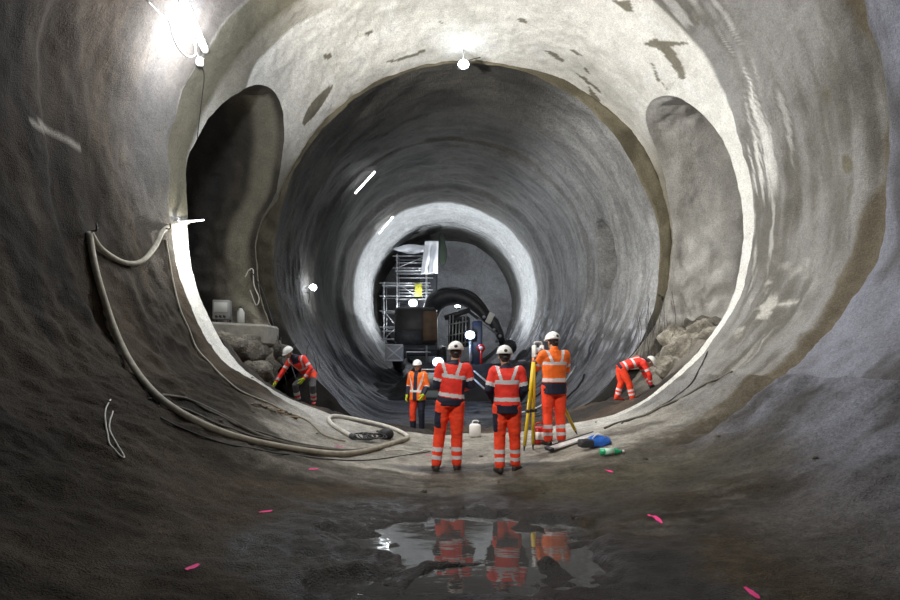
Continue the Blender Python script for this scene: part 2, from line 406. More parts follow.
def cols(a, b, st): return np.linspace(a, b, int(abs(b-a)/st)+1)
YN0 = -9.0
def warp(n, y0, y1, k=1.0):
    t = np.linspace(0, 1, n); return y0+(y1-y0)*t**k
# floor of the near barrel
ph = cols(214, 326, .3); 
yv = np.concatenate([np.linspace(YN0, 1.2, 26)[:-1], np.linspace(1.2, Y1, 330)])
PH, YY = np.meshgrid(ph, yv, indexing='ij'); P = bpt(PH, YY)
fc = floor_col(PH, YY, P); bc = barrel_col(PH, YY, P)
_j = 3.0*fbm(P[..., 0], YY, 0, 231, 3)*np.minimum(1, (56-bd(PH))/8); w = np.clip(sm(33, 51, bd(PH)+_j), 0, 1)
w = np.maximum(w, sm(54.5, 55.9, bd(PH)))[..., None]*np.array([1, 1, 1, 1.])
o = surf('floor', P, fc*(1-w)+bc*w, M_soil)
# kerb face of the floor edge
e = P[:, -1]; sk = np.stack([e+np.array([0, dy, -dz])+.03*np.stack([0*e[:, 0], fbm(e[:, 0]*3, dz*4, 0, 5, 3), 0*e[:, 0]], -1)*(dz > 0) for dy, dz in ((0, 0), (.05, .05), (.08, .25), (.1, .6), (.1, 1.2))], 1)
ce = np.tile(np.array([.32, .30, .26, 0]), sk.shape[:2]+(1,)); surf('trim_floor_edge', sk, ce, M_con)

def side_wall(side):
    sp, pk = OPEN[side]; sg = 1 if side == 'right' else -1
    if side == 'right': lowp, topp = -34, 50
    else: lowp, topp = 214, 130
    a1 = cols(lowp, sp, .5)
    t = np.sin(np.linspace(0, math.pi/2, 80)); a2 = sp+(pk-sp)*t
    a3 = cols(pk, topp, .5)
    ph = np.concatenate([a1[:-1], a2, a3[1:]])
    hw = halfw(ph, side); inside = (np.abs(ph-pk) > 1e-6) & ((ph < pk) if side == 'right' else (ph > pk)); hw = np.where(inside, hw, 0)
    Yn = YM-hw; 
    T = np.concatenate([np.linspace(0, .42, 14)[:-1], np.linspace(.42, 1, 260)])
    YY = YN0+(Yn[:, None]-YN0)*T[None, :]; PH = np.repeat(ph[:, None], len(T), 1)
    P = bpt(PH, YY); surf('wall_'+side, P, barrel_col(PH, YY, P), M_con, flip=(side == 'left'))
    # far sliver between the opening and the second tunnel
    Yf = YM+hw; T = np.linspace(0, 1, 70); YF = Yf[:, None]+(Y2-Yf[:, None])*T[None, :]
    PF = bpt(PH[:, :70]*0+ph[:, None], YF); cf = barrel_col(ph[:, None]+0*YF, YF, PF)
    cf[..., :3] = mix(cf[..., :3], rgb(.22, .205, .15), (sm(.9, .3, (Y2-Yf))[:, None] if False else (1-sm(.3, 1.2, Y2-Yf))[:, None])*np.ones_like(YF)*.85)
    if side == 'left': 
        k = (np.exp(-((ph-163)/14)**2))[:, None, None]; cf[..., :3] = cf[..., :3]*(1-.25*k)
    surf('wall_'+side+'_pier', PF, cf, M_con, flip=(side == 'left'))
    # passage lining: extrude the arch edge sideways
    m = (ph <= pk+1e-6) if side == 'right' else (ph >= pk-1e-6)
    near = bpt(ph[m], Yn[m]); far = bpt(ph[m], Yf[m]); loop = np.concatenate([near, far[::-1][1:]])
    t = np.concatenate([np.linspace(0, 1.5, 26)[:-1], np.linspace(1.5, 7, 40)])
    cyz = np.array([YM, 4.0]); Q = loop[:, None, :]+np.zeros((1, len(t), 3)); 
    Q[..., 0] += sg*t[None, :]
    dy, dz = Q[..., 1]-cyz[0], Q[..., 2]-cyz[1]; L = np.hypot(dy, dz)+1e-6
    f = sm(0, .35, t)[None, :]
    amp = (.13*fbm(Q[..., 0]*.7, Q[..., 1]*.7, Q[..., 2]*.7, 301, 3)+.04*fbm(Q[..., 0]*3, Q[..., 1]*3, Q[..., 2]*3, 311, 3))*f
    rc = sm(3.3, 2.4, Q[..., 2]) if False else 1-sm(2.6, 3.3, Q[..., 2]+.3*vn(Q[..., 0]*2, Q[..., 1]*2, 0, 9))
    blk = .28*(np.round(2.2*fbm(Q[..., 0]*1.1, Q[..., 1]*1.1, Q[..., 2]*1.6, 321, 2))/2.2)+.12*fbm(Q[..., 0]*3, Q[..., 1]*3, Q[..., 2]*3, 331, 4)
    amp = amp-rc*f*(.25+.55*blk)
    if side == 'left':
        dk = sm(1.2, 1.9, t)[None, :]*(dy > 0); amp = amp+dk*.6*(.4+.6*fbm(Q[..., 0]*1.6, Q[..., 1], Q[..., 2]*1.3, 341, 3))
    Q[..., 1] += dy/L*amp; Q[..., 2] += dz/L*amp*.6
    n = fbm(Q[..., 0]*.9, Q[..., 1]*.9, Q[..., 2]*.9, 351, 4)
    if side == 'right': cc = mix(rgb(.82, .81, .78), rgb(.58, .565, .53), sm(-.4, .7, n))  # pale right lining stands in for lamp light in the passage
    else: cc = mix(rgb(.12, .105, .085), rgb(.06, .053, .042), sm(-.4, .5, n)); cc = mix(cc, rgb(.045, .042, .04), (sm(1.1, 1.8, t)[None, :]*np.ones_like(n))*(dy > 0))  # shade of the unlit left recess put into the colour, deepening inward
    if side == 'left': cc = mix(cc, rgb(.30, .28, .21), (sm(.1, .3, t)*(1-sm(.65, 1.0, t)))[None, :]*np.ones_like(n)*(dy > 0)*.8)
    cc = mix(cc, mix(rgb(.30, .275, .22), rgb(.10, .09, .075), sm(-.4, .5, n))*(1.7 if side == 'right' else 1), rc*.9)
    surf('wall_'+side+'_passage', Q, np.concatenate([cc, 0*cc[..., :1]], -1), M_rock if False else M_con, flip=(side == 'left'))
    # end of the passage
    E = Q[:, -1]; K = E.mean(0); rings = np.stack([K+(E-K)*s for s in np.linspace(0, 1, 8)], 1); surf('wall_'+side+'_passage_end', rings, np.tile(np.array([.12, .11, .1, 0]), rings.shape[:2]+(1,)), M_con)
    return ph
side_wall('left'); side_wall('right')
# crown
ph = cols(50, 130, .5); T = np.concatenate([np.linspace(0, .6, 20)[:-1], np.linspace(.6, 1, 190)])
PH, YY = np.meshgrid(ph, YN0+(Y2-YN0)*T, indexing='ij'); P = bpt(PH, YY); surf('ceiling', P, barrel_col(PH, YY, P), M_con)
# wall closing the near barrel far behind the camera
ph = cols(-90, 270, 3); E = bpt(ph, YN0+0*ph); K = np.array([BX, YN0, BZ]); rings = np.stack([K+(E-K)*s for s in np.linspace(0, 1, 8)], 1)
surf('wall_rear', rings, np.tile(np.array([.2, .18, .15, 0]), rings.shape[:2]+(1,)), M_con)

# ---------- second tunnel ----------
Y3 = 42.0
def c2(Y):
    Y = np.asarray(Y, float)
    return np.interp(Y, [15, 21, 27, 34, 42], [.51, .05, -.30, -.27, -.3]), np.interp(Y, [15, 21, 27, 34, 42], [4.75, 5.05, 5.35, 5.85, 6.25])
def R2(phi, Y):
    phi, Y = np.broadcast_arrays(np.asarray(phi, float), np.asarray(Y, float))
    s = np.sin(phi*D2R); R = 5.8+0*phi
    zb = 5.15; fl = np.where(s < -.3, zb/np.maximum(-s, .3), 99); k = 10
    R = -np.log(np.exp(-k*R)+np.exp(-k*np.minimum(fl, 12)))/k
    R = R-.22*sm(26.8, 27.1, Y)*(1-sm(33.6, 34.2, Y))*0+.0
    for yk, a in ((18.2, .10), (21.0, -.10), (24.0, .10), (27.0, -.28), (30.2, -.05), (34.0, -.2), (36.5, .1)): R = R+a*sm(yk-.12, yk+(.12 if yk != 27.0 else .6), Y)
    c = np.cos(phi*D2R); x, z = R*c, R*s
    R = R+.09*fbm(x*.4, Y*.5, z*.4, 401, 3)+.035*fbm(x*1.2, Y*2.2, z*1.2, 411, 3)
    # grooves round the invert
    low = sm(-.35, -.75, s) if False else 1-sm(-.75, -.35, s)
    R = R+low*.06*fbm(x*.25, Y*3.2, z*.6, 421, 3)
    # niche in the right wall
    q = ((phi-7.5)/13)**2+((Y-19.35)/.85)**2; R = R+1.1*(1-sm(.8, 1.05, q))
    return R
ph = np.concatenate([cols(-90, 270, .8)]); yv = np.concatenate([np.linspace(Y2, 22, 150)[:-1], np.linspace(22, Y3, 230)])
PH, YY = np.meshgrid(ph, yv, indexing='ij'); R = R2(PH, YY); a, b = c2(YY)
P = np.stack([a+R*np.cos(PH*D2R), YY, b+R*np.sin(PH*D2R)], -1)
n = fbm(P[..., 0]*.5, YY*.7, P[..., 2]*.5, 431, 4); st = .7*fbm(YY*4, PH*.05, 0, 441, 4)+.4*fbm(P[..., 0]*1.5, YY*2, P[..., 2]*.6, 445, 3); c = np.cos(PH*D2R); s = np.sin(PH*D2R)
cc = mix(rgb(.10, .094, .082), rgb(.045, .042, .037), sm(-.7, .9, n+.3*st))  # darker than the vault: shading of the unlit inner tunnel put into colour
cc = mix(cc, mix(rgb(.52, .525, .52), rgb(.33, .33, .325), sm(-.5, .8, st)), sm(.35, .8, c)*.9*(1-sm(19, 29, YY)*.7))  # pale sprayed right wall, painted lighter in place of lamp light
cc = mix(cc, rgb(.66, .67, .67), sm(30.0, 30.6, YY)*(1-sm(36, 38, YY))*.85)  # bright ring: the spotlit stretch painted pale
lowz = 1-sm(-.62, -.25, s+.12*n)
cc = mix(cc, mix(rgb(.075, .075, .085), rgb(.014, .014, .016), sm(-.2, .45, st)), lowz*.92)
lit_streaks = sm(.15, .7, fbm(YY*5, PH*.25, 0, 451, 3))*np.exp(-((s+.35)/.2)**2)*sm(.3, .7, c); cc = mix(cc, rgb(.55, .56, .62), lit_streaks*.75)  # blue-white streaks of lamp light painted low on the right wall
cr = np.exp(-((s-.93)/.12)**2)*sm(.15, .6, fbm(YY*6, P[..., 0]*.8, 0, 461, 3))*sm(34.5, 35.5, YY); cc = mix(cc, rgb(.05, .05, .05), cr)
N = len(ph); w = np.concatenate([cc, (lowz*.6)[..., None]], -1)
def seg(a0, a1): return slice(int(round((a0+90)/.8)), int(round((a1+90)/.8))+1)
lf = lambda a, b: np.argmin(np.abs(ph-a)), 
def idx(a): return int(np.argmin(np.abs(ph-a)))
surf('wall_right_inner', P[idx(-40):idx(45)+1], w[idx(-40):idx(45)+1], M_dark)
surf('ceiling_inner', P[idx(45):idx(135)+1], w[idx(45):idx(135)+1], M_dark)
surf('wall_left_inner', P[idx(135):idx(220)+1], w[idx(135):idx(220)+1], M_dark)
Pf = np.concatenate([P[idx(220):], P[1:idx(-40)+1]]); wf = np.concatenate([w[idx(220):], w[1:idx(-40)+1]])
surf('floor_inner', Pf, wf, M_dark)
# headwall face between the two tunnels
pa = cols(-90, 270, .8); Rr_ = R2(pa, Y2+0*pa); i0 = np.stack([c2(Y2)[0]+Rr_*np.cos(pa*D2R), Y2+0*pa, c2(Y2)[1]+Rr_*np.sin(pa*D2R)], -1)
oo = bpt(pa, Y2+0*pa); K_ = np.array([float(c2(Y2)[0]), Y2, float(c2(Y2)[1])]); di = np.linalg.norm(i0-K_, axis=1); do = np.linalg.norm(oo-K_, axis=1)
oo = np.where((do < di+.25)[:, None]*(np.sin(pa*D2R) < 0)[:, None], K_+(i0-K_)*((di+1.0)/di)[:, None], oo); t = np.linspace(0, 1, 10)[None, :, None]; Hh = i0[:, None]*(1-t)+oo[:, None]*t
ang = np.degrees(np.arctan2(i0[:, 2]-BZ, i0[:, 0]-BX))
Hh[:, 1:-1, 1] -= .05*np.abs(fbm(Hh[:, 1:-1, 0]*1.5, 0, Hh[:, 1:-1, 2]*1.5, 471, 3))
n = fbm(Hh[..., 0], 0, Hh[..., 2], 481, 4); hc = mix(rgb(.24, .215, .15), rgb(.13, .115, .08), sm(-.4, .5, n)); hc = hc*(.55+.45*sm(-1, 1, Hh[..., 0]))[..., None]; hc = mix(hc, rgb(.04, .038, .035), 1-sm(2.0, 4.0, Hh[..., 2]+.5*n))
surf('wall_headwall', Hh, np.concatenate([hc, 0*hc[..., :1]], -1), M_con)
# end wall
a, b = c2(Y3); E = P[:, -1]; K = np.array([a, Y3, b]); rings = np.stack([K+(E-K)*s for s in np.linspace(0, 1, 30)], 1)
n = fbm(rings[..., 0]*.4, 0, rings[..., 2]*.6, 491, 4); ec = mix(rgb(.42, .43, .45), rgb(.30, .30, .31), sm(-.5, .7, n)); surf('wall_end', rings, np.concatenate([ec, 0*ec[..., :1]], -1), M_dark)
LIPZ = np.array([floor_z(float(q), Y1-.02) if -5.2 < q < 5.8 else 2.0 for q in np.linspace(-5.6, 6.4, 49)])
# muck ground between the floor edge and the second tunnel
def ground_z(X, Y):
    X, Y = np.asarray(X, float), np.asarray(Y, float)
    z = -.27+.042*X**2
    rl = sm(-5.0, -6.4, X) if False else 1-sm(-6.6, -4.9, X)
    rr = sm(5.2, 7.2, X)
    z = np.minimum(z, 1.1)
    lipx = np.linspace(-5.6, 6.4, 49); lz = np.interp(X, lipx, LIPZ)-.07
    z = z+(np.maximum(lz, z)-z)*(1-sm(11.2, 13.4, Y))
    z = z+rl*(1.0-.2*sm(11, 12, Y))+rr*(.6+1.2*sm(12.5, 14.8, Y))
    z = z-.9*sm(14.1, 15.2, Y)*(1-sm(4.6, 5.6, np.abs(X)))
    z = z+.06*fbm(X*.8, Y*.9, 0, 501, 3)+.045*fbm(X*3, Y*3.5, 0, 511, 3)*(1+2*rl+2*rr)+.02*fbm(X*9, Y*9, 0, 521, 2)
    return z
gx = np.linspace(-13.2, 13.6, 420); gy = np.linspace(Y1+.02, 16.5, 90); GX, GY = np.meshgrid(gx, gy, indexing='ij'); GZ = ground_z(GX, GY)
GP = np.stack([GX, GY, GZ], -1); n = fbm(GX, GY, 0, 531, 4); gc = mix(rgb(.05, .042, .036), rgb(.12, .085, .06), sm(-.2, .6, n)); gc = mix(gc, rgb(.2, .18, .15), sm(4.6, 6, np.abs(GX))*sm(-.3, .4, n))
gc = mix(gc, mix(rgb(.36, .33, .28), rgb(.12, .11, .09), sm(-.3, .5, fbm(GX*2, GY*2, 0, 541, 3))), sm(4.9, 5.8, GX)*.9)
surf('floor_muck', GP, np.concatenate([gc, .2+0*gc[..., :1]], -1), M_dark if False else M_soil, flip=True)
WZ = .0
WZ2 = float(np.median([floor_z(x, 7.62) for x in np.linspace(-.3, .6, 9)]))+.012
# ================= things =================
M_hose = mat('beige_rubber_hose', (.36, .33, .26), .7, noise=.25, nscale=9)
M_hosed = mat('dusty_dark_hose', (.12, .11, .09), .75, noise=.3, nscale=9)
M_hosew = mat('pale_hose', (.62, .60, .54), .65, noise=.2, nscale=8)
M_blk = mat('black_rubber', (.015, .015, .017), .55)
M_wcab = mat('white_cable', (.75, .75, .78), .5)
M_steel = mat('galvanised_steel', (.5, .51, .53), .42, .7, noise=.2, nscale=12)
M_dsteel = mat('dark_painted_steel', (.05, .052, .06), .5, .2, noise=.3, nscale=5)
M_yel = mat('yellow_paint', (.72, .50, .02), .45)
M_red = mat('red_plastic', (.55, .02, .02), .4)
M_white = mat('white_plastic', (.78, .78, .76), .4)
M_wood = mat('rough_timber', (.30, .22, .13), .8, noise=.35, nscale=14)
M_blue = mat('blue_plastic_bag', (.03, .16, .62), .35, bump=.02, bscale=9)
M_green = mat('green_plastic', (.02, .42, .18), .25)
M_sheet = mat('white_sheet', (.78, .80, .84), .8, noise=.06, nscale=2)
M_brown = mat('brown_machine_paint', (.17, .11, .07), .6, noise=.3, nscale=3)
M_navyg = mat('dark_grey_machine', (.03, .032, .038), .5, noise=.4, nscale=4)
M_pink = mat('pink_marking_paint', (.9, .03, .25), .7)
M_glass = mat('dark_cab_glass', (.02, .025, .03), .08)
M_lens = mat('lamp_lens', (1, 1, 1), .3, emit=(.85, .92, 1), es=60)
M_lensb = mat('floodlight_lens', (1, 1, 1), .3, emit=(.62, .76, 1), es=6)
M_tubel = mat('lamp_tube', (1, 1, 1), .3, emit=(.85, .88, 1), es=35)

def wallpts(px, off, y0=1.5):
    return [hit(a, b, y0, 16, off) for a, b in px]
def smooth_path(Q, it=14):
    Q = [Vector(q) for q in Q]
    for _ in range(it): Q = [Q[0]]+[(Q[i-1]+Q[i]*2+Q[i+1])/4 for i in range(1, len(Q)-1)]+[Q[-1]]
    return Q
def hose(name, px, r, m, label, cat, n=9, ends=True, sag=None, group=None, y0=1.5):
    P = curve_pts(wallpts(px, r*.95, y0), n)
    # stay on the lining: push each point back to its surface
    Q = []
    for p in P:
        ph = math.degrees(math.atan2(p.z-BZ, p.x-BX)); ph = ph if ph > -90 else ph+360
        R = float(Rl(ph, p.y))-r*.95; d = math.hypot(p.x-BX, p.z-BZ)
        if sag is None or d > R: p = Vector((BX+R*math.cos(ph*D2R), p.y, BZ+R*math.sin(ph*D2R)))
        Q.append(p)
    Q = smooth_path(Q, 8)
    mb = MB(); mb.tube(Q, r, 10); o = mb.build(name, m); tag(o, label, cat, group); return o, Q

# --- hoses and cables ---
rt = thing('rubber_hose', 'thick beige hose looped on the dark wall and running down to the floor', 'hose')
a_, b_ = hit(86, 232, off=.1), hit(163, 226, off=.1)
P = curve_pts(wallpts([(86, 232), (98, 250), (120, 263), (138, 262), (152, 247), (160, 231), (172, 224), (186, 222)], .06), 8)
MB().tube(P, .042, 10).build('hose_loop', M_hose, rt)
px = [(86, 233), (90, 262), (98, 292), (108, 325), (125, 362), (150, 395), (185, 421), (225, 438), (270, 449), (320, 456), (350, 457), (378, 450), (400, 443), (409, 440), (400, 433), (380, 426), (350, 420), (333, 417), (326, 420), (331, 427), (342, 433), (350, 438)]
Q = []
for p in curve_pts(wallpts(px, .05), 8):
    ph = math.degrees(math.atan2(p.z-BZ, p.x-BX)); ph = ph if ph > -90 else ph+360
    R = min(float(Rl(ph, p.y))-.045, 99); Q.append(Vector((BX+R*math.cos(ph*D2R), p.y, BZ+R*math.sin(ph*D2R))))
Q = smooth_path(Q, 26); k = int(len(Q)*.62)
MB().tube(Q[:k+1], .045, 10).build('hose_length', M_hose, rt)
MB().tube(Q[k:], .04, 10).build('hose_end', M_hosew, rt, label='pale dusty end of the hose')
MB().cyl(Q[-1], Q[-1]+(Q[-1]-Q[-2]).normalized()*.12, .055).build('coupling', M_dsteel, rt)
for p in (hit(86, 232, off=.06), hit(162, 229, off=.06)):
    n = Vector((BX-p.x, 0, BZ-p.z)).normalized()
    h = MB(); h.tube(curve_pts([p-n*.12, p+n*.02, p+n*.1+Vector((0, 0, .0)), p+n*.1+Vector((0, 0, .1))], 5), .014, 6); h.build('hook', M_dsteel, rt)
hose('floor_hose', [(155, 397), (180, 398), (205, 408), (235, 425), (270, 440), (310, 449), (350, 452), (385, 446), (392, 440), (386, 434), (376, 432)], .024, M_hosed, 'dark dusty hose curving across the floor beside the thick beige hose', 'hose', group=None)
hose('floor_hose', [(158, 402), (185, 410), (215, 424), (250, 437), (290, 446), (330, 449)], .016, M_hosed, 'thin dark hose lying inside the curve of the beige hose', 'hose')
hose('floor_hose', [(184, 398), (208, 412), (240, 428), (285, 442), (345, 451)], .017, M_hosed, 'thinner dark hose between the two dark floor hoses', 'hose')
hose('floor_cable', [(165, 240), (170, 270), (178, 305), (190, 335), (206, 360), (228, 383), (255, 399), (285, 413), (310, 423), (322, 435), (345, 442)], .018, M_hose, 'thin beige cable running down the lit edge of the wall to the floor', 'cable')
hose('floor_cable', [(110, 400), (104, 415), (105, 430), (108, 445), (118, 456), (124, 458), (116, 446), (108, 425), (112, 412)], .008, M_hosew, 'loose thin pale wire tangled on the dark floor near the wall', 'cable')
hose('floor_cable', [(160, 418), (200, 437), (235, 447), (275, 455), (330, 460), (380, 460), (430, 452)], .009, M_blk, 'thin black cable in front of the thick beige hose', 'cable')
hose('floor_cable', [(708, 352), (698, 372), (688, 388), (672, 400), (655, 410), (640, 417), (622, 424)], .012, M_blk, 'thin black cable down the pale concrete edge near the bending worker', 'cable')
hose('floor_cable', [(733, 372), (715, 381), (695, 391), (672, 403), (650, 414), (628, 421), (605, 429)], .02, M_hosed, 'grey hose lying along the dusty slope right of the tripod', 'hose')
hose('floor_cable', [(385, 452), (400, 450), (415, 453), (425, 450)], .01, M_hosew, 'short pale cable end beside the curled hose', 'cable')
# curled black flex in the hose loop
c = thing('coiled_cable', 'coil of black cable lying inside the curl of the beige hose', 'cable')
p = hit(365, 441); P = []
for i in range(150):
    a = i*.32; r = .13+.035*math.sin(i*.7); X = p.x+(.45*i/150)-.15+r*math.cos(a)*.9; Y = p.y+r*math.sin(a)*1.2; P.append((X, Y, floor_z(X, Y)+.02+.0006*i+.03*(1+math.sin(a))))
MB().tube(P, .012, 6).build('cable_coil', M_blk, c)
p = hit(386, 439); MB().ell((p.x, p.y, p.z+.1), (.16, .13, .12)).build('cable_bundle', M_blk, c)
# --- debris strip ---
k = 0
for i in range(16):
    t = i/15; px_, py_ = 252+t*46, 405+t*13+random.uniform(-1.5, 1.5); p = hit(px_, py_)
    d = (random.uniform(.08, .26), random.uniform(.03, .06), random.uniform(.02, .04))
    o = MB().box((0, 0, 0), d, None, .006).build('timber_scrap' if i % 2 else 'rubble_lump', M_wood if i % 2 else M_hosed, smooth=False)
    o.location = p+Vector((0, 0, d[2]*.5)); o.rotation_euler = (random.uniform(-.2, .2), random.uniform(.0, .3), random.uniform(-.9, .3))
    tag(o, 'timber scrap in the strip of litter on the pale floor slope' if i % 2 else 'dark lump of rubble in the strip of litter on the pale floor slope', 'debris', 'timber scraps on the floor slope' if i % 2 else 'rubble lumps on the floor slope')
# --- pink marks: small sprayed dashes following the floor ---
marks = [((259, 513), (272, 511), .05, 'faint pink paint dash on the dark floor just left of the large puddle'), ((186, 571), (199, 565), .05, 'pink paint dash lowest on the dark left floor'), ((648, 515), (662, 524), .05, 'pink paint dash on the dark floor right of the puddle'), ((745, 588), (759, 600), .045, 'pink paint dash in the bottom right foreground'), ((309, 470), (318, 469), .05, 'faint pink paint spot in front of the beige hose'), ((605, 470), (613, 473), .05, 'faint pink paint spot on the damp strip below the green bottle'), ((335, 446), (343, 447), .05, 'faint pink paint spot inside the hose curve'), ((425, 455), (430, 455), .04, 'faint pink spot just left of the standing worker in red')]
for (a, b, wd, lab) in marks:
    p, q = hit(*a), hit(*b); d = (q-p); d.z = 0; s = Vector((-d.y, d.x, 0)).normalized()*wd*.45; V = []; n = 8
    for i in range(n+1):
        t = i/n; e = math.sin(math.pi*min(max(t, .08), .92))**.5
        for j in (-1, -.33, .33, 1):
            X = p.x+d.x*t+s.x*j*e*(.8+.4*random.random()); Y = p.y+d.y*t+s.y*j*e*(.8+.4*random.random()); V.append((X, Y, floor_z(X, Y)+.006))
    Fc = [(i*4+j, i*4+j+1, i*4+5+j, i*4+4+j) for i in range(n) for j in range(3)]
    tag(meshobj('paint_mark', V, Fc, M_pink), lab, 'paint mark')
# --- puddles ---
def water_mat():
    m, nt, b = nmat('muddy_water'); N = nt.nodes; L = nt.links
    b.inputs['Base Color'].default_value = (.07, .068, .064, 1); b.inputs['Roughness'].default_value = .035; b.inputs['IOR'].default_value = 1.6; b.inputs['Specular IOR Level'].default_value = .8
    tc = N.new('ShaderNodeTexCoord'); mp = N.new('ShaderNodeMapping'); mp.inputs['Scale'].default_value = (1, 2.2, 1); n = N.new('ShaderNodeTexNoise'); n.inputs['Scale'].default_value = 2.6; n.inputs['Detail'].default_value = 3
    bp = N.new('ShaderNodeBump'); bp.inputs['Distance'].default_value = .004; bp.inputs['Strength'].default_value = .5
    L.new(tc.outputs['Object'], mp.inputs[0]); L.new(mp.outputs[0], n.inputs['Vector']); L.new(n.outputs['Fac'], bp.inputs['Height']); L.new(bp.outputs[0], b.inputs['Normal']); return m
M_water = water_mat()
def puddle(x0, x1, y0, y1, z, lab):
    n = 60; V = [(x0+(x1-x0)*i/n, y0+(y1-y0)*j/n, z) for i in range(n+1) for j in range(n+1)]; keep = []
    for i in range(n):
        for j in range(n):
            x, y = x0+(x1-x0)*(i+.5)/n, y0+(y1-y0)*(j+.5)/n
            keep.append((x, y, (i*(n+1)+j, (i+1)*(n+1)+j, (i+1)*(n+1)+j+1, i*(n+1)+j+1)))
    Fc = [f for x, y, f in keep if floor_z(x, y) < z+.03]
    used = sorted({i for f in Fc for i in f}); mp = {u: k for k, u in enumerate(used)}
    o = meshobj('puddle', [V[u] for u in used], [tuple(mp[i] for i in f) for f in Fc], M_water); tag(o, lab, 'puddle'); return o
puddle(-1.6, 1.7, 2.6, 5.7, WZ, 'large murky puddle reflecting the workers in the foreground')
puddle(-.7, 1.3, 7.3, 7.95, WZ2, 'small shallow puddle at the feet of the two standing workers')

# --- lamps ---
def frame(p):
    n = Vector((BX-p.x, 0, BZ-p.z)).normalized(); return n
p = hit(187, 20, off=.16); n = frame(p)
L1 = thing('work_lamp', 'bright tube work lamp fixed high on the upper left wall with white cables', 'lamp', p)
ax = (hit(196, 42, off=.16)-hit(172, -12, off=.16)).normalized(); h = .48
MB().tube([-ax*h, ax*h], .062, 12).build('lamp_tube', M_tubel, L1)
MB().tube([-ax*(h+.1), -ax*h], .07, 12).build('end_cap', M_white, L1); MB().tube([ax*h, ax*(h+.12)], .07, 12).build('end_cap', M_white, L1)
[MB().tube([ax*q_-n*.17, ax*q_], .015, 6).build('bracket', M_steel, L1) for q_ in (-.4, .4)]
w_ = wallpts([(146, 0), (158, 12), (168, 20), (172, 36), (178, 48), (186, 55), (193, 53), (192, 42)], .05)
MB().tube([q-p for q in curve_pts(w_, 6)], .011, 6).build('supply_cable', M_wcab, L1)
w_ = wallpts([(193, 40), (194, 50), (198, 57), (202, 57)], .05)
MB().tube([q-p for q in curve_pts(w_, 6)], .01, 6).build('cable', M_wcab, L1)
q = hit(197, 60, off=.06)-p; b = MB(); b.box(q, (.14, .1, .16), None, .02); b.build('junction_box', M_white, L1)
MB().tube([x-p for x in curve_pts(wallpts([(199, 62), (203, 75), (201, 95), (198, 120), (196, 138)], .03), 5)], .009, 6).build('drop_cable', M_blk, L1)
# tube light at the edge of the left opening
p = hit(176, 222, off=.07); L2 = thing('edge_lamp', 'slim tube lamp sticking out of the left wall edge above the glowing white concrete', 'lamp', p)
e = at(204, 220, p.y+.35)-p; d_ = e.normalized()
MB().tube([d_*-.1, d_*.3], .028, 10).build('lamp_holder', M_white, L2); MB().tube([d_*.3, e], .016, 10).build('lamp_tube', mat('edge_tube', (1, 1, 1), .3, emit=(.9, .9, 1), es=6), L2)
L2b = MB(); L2b.box(Vector((-.05, 0, .05)), (.12, .12, .08), None, .015); L2b.build('wall_plate', M_steel, L2)
# crown lamp
p = Vector((.39, 14.5, 10.14)); L3 = thing('ceiling_lamp', 'small glaring lamp hung from the crown of the vault at the tunnel mouth', 'lamp', p)
b = MB(); b.box((0, .03, .06), (.34, .12, .24), None, .03); b.build('lamp_housing', M_dsteel, L3)
MB().ell((0, -.06, .05), (.15, .06, .13)).build('lamp_lens', M_lens, L3)
MB().tube([(0, 0, .16), (0, .02, .55)], .02, 8).build('hanger', M_steel, L3)
MB().tube(curve_pts([(0, .05, .18), (.3, .1, .3), (.5, .15, .38)], 5), .01, 6).build('cable', M_blk, L3)
# second tunnel wall lamps
def p2(phi, Y, off=0):
    a, b = c2(Y); R = float(R2(phi, Y))-off; return Vector((float(a)+R*math.cos(phi*D2R), Y, float(b)+R*math.sin(phi*D2R)))
def hit2(px, py, off=0, y0=15.1):
    for i in range(2700):
        Y = y0+i*.01; X = (px-CX)*Y/F; Z = CZ-(py-HY)*Y/F; a, b = c2(Y); ph = math.degrees(math.atan2(Z-b, X-a))
        if math.hypot(X-a, Z-b) > float(R2(ph, Y)): break
    q = Vector((X, Y, Z)); return q+Vector((a-X, 0, b-Z)).normalized()*off
def bulk(px, py, lab, off=.3, rr=.13):
    p = hit2(px, py, off); a, b = c2(p.y); n = Vector((float(a)-p.x, 0, float(b)-p.z)).normalized()
    t = thing('bulkhead_lamp', lab, 'lamp', p)
    MB().ell((0, 0, 0), (rr, rr, rr)).build('lamp_lens', M_lens, t); MB().tube([-n*off, -n*rr*.6], .04, 8).build('bracket', M_steel, t)
    MB().tube(curve_pts([-n*.1, -n*.2+Vector((0, .1, -.4)), -n*(off-.03)+Vector((0, .1, -1.2))], 5), .015, 6).build('cable', M_blk, t); return p
PL4 = bulk(306, 288, 'small bright lamp on the left wall just inside the second tunnel')
def tube2(px0, px1, lab):
    p, q = hit2(*px0, .2), hit2(*px1, .2); d = q-p
    t = thing('strip_lamp', lab, 'lamp', p); a, b = c2(p.y); n = Vector((float(a)-p.x, 0, float(b)-p.z)).normalized()
    MB().tube([d*.0, d*1.0], .035, 8).build('lamp_tube', mat('strip_tube', (1, 1, 1), .3, emit=(.9, .95, 1), es=14), t)
    [MB().tube([d*q_, d*q_-n*.2], .015, 6).build('bracket', M_steel, t) for q_ in (.1, .9)]; return (p+q)/2+n*.15
PL5 = tube2((352, 190), (372, 168), 'upper of the two strip lamps glowing on the curved left wall inside')
PL6 = tube2((377, 231), (391, 214), 'lower and farther of the two strip lamps on the curved left wall inside')
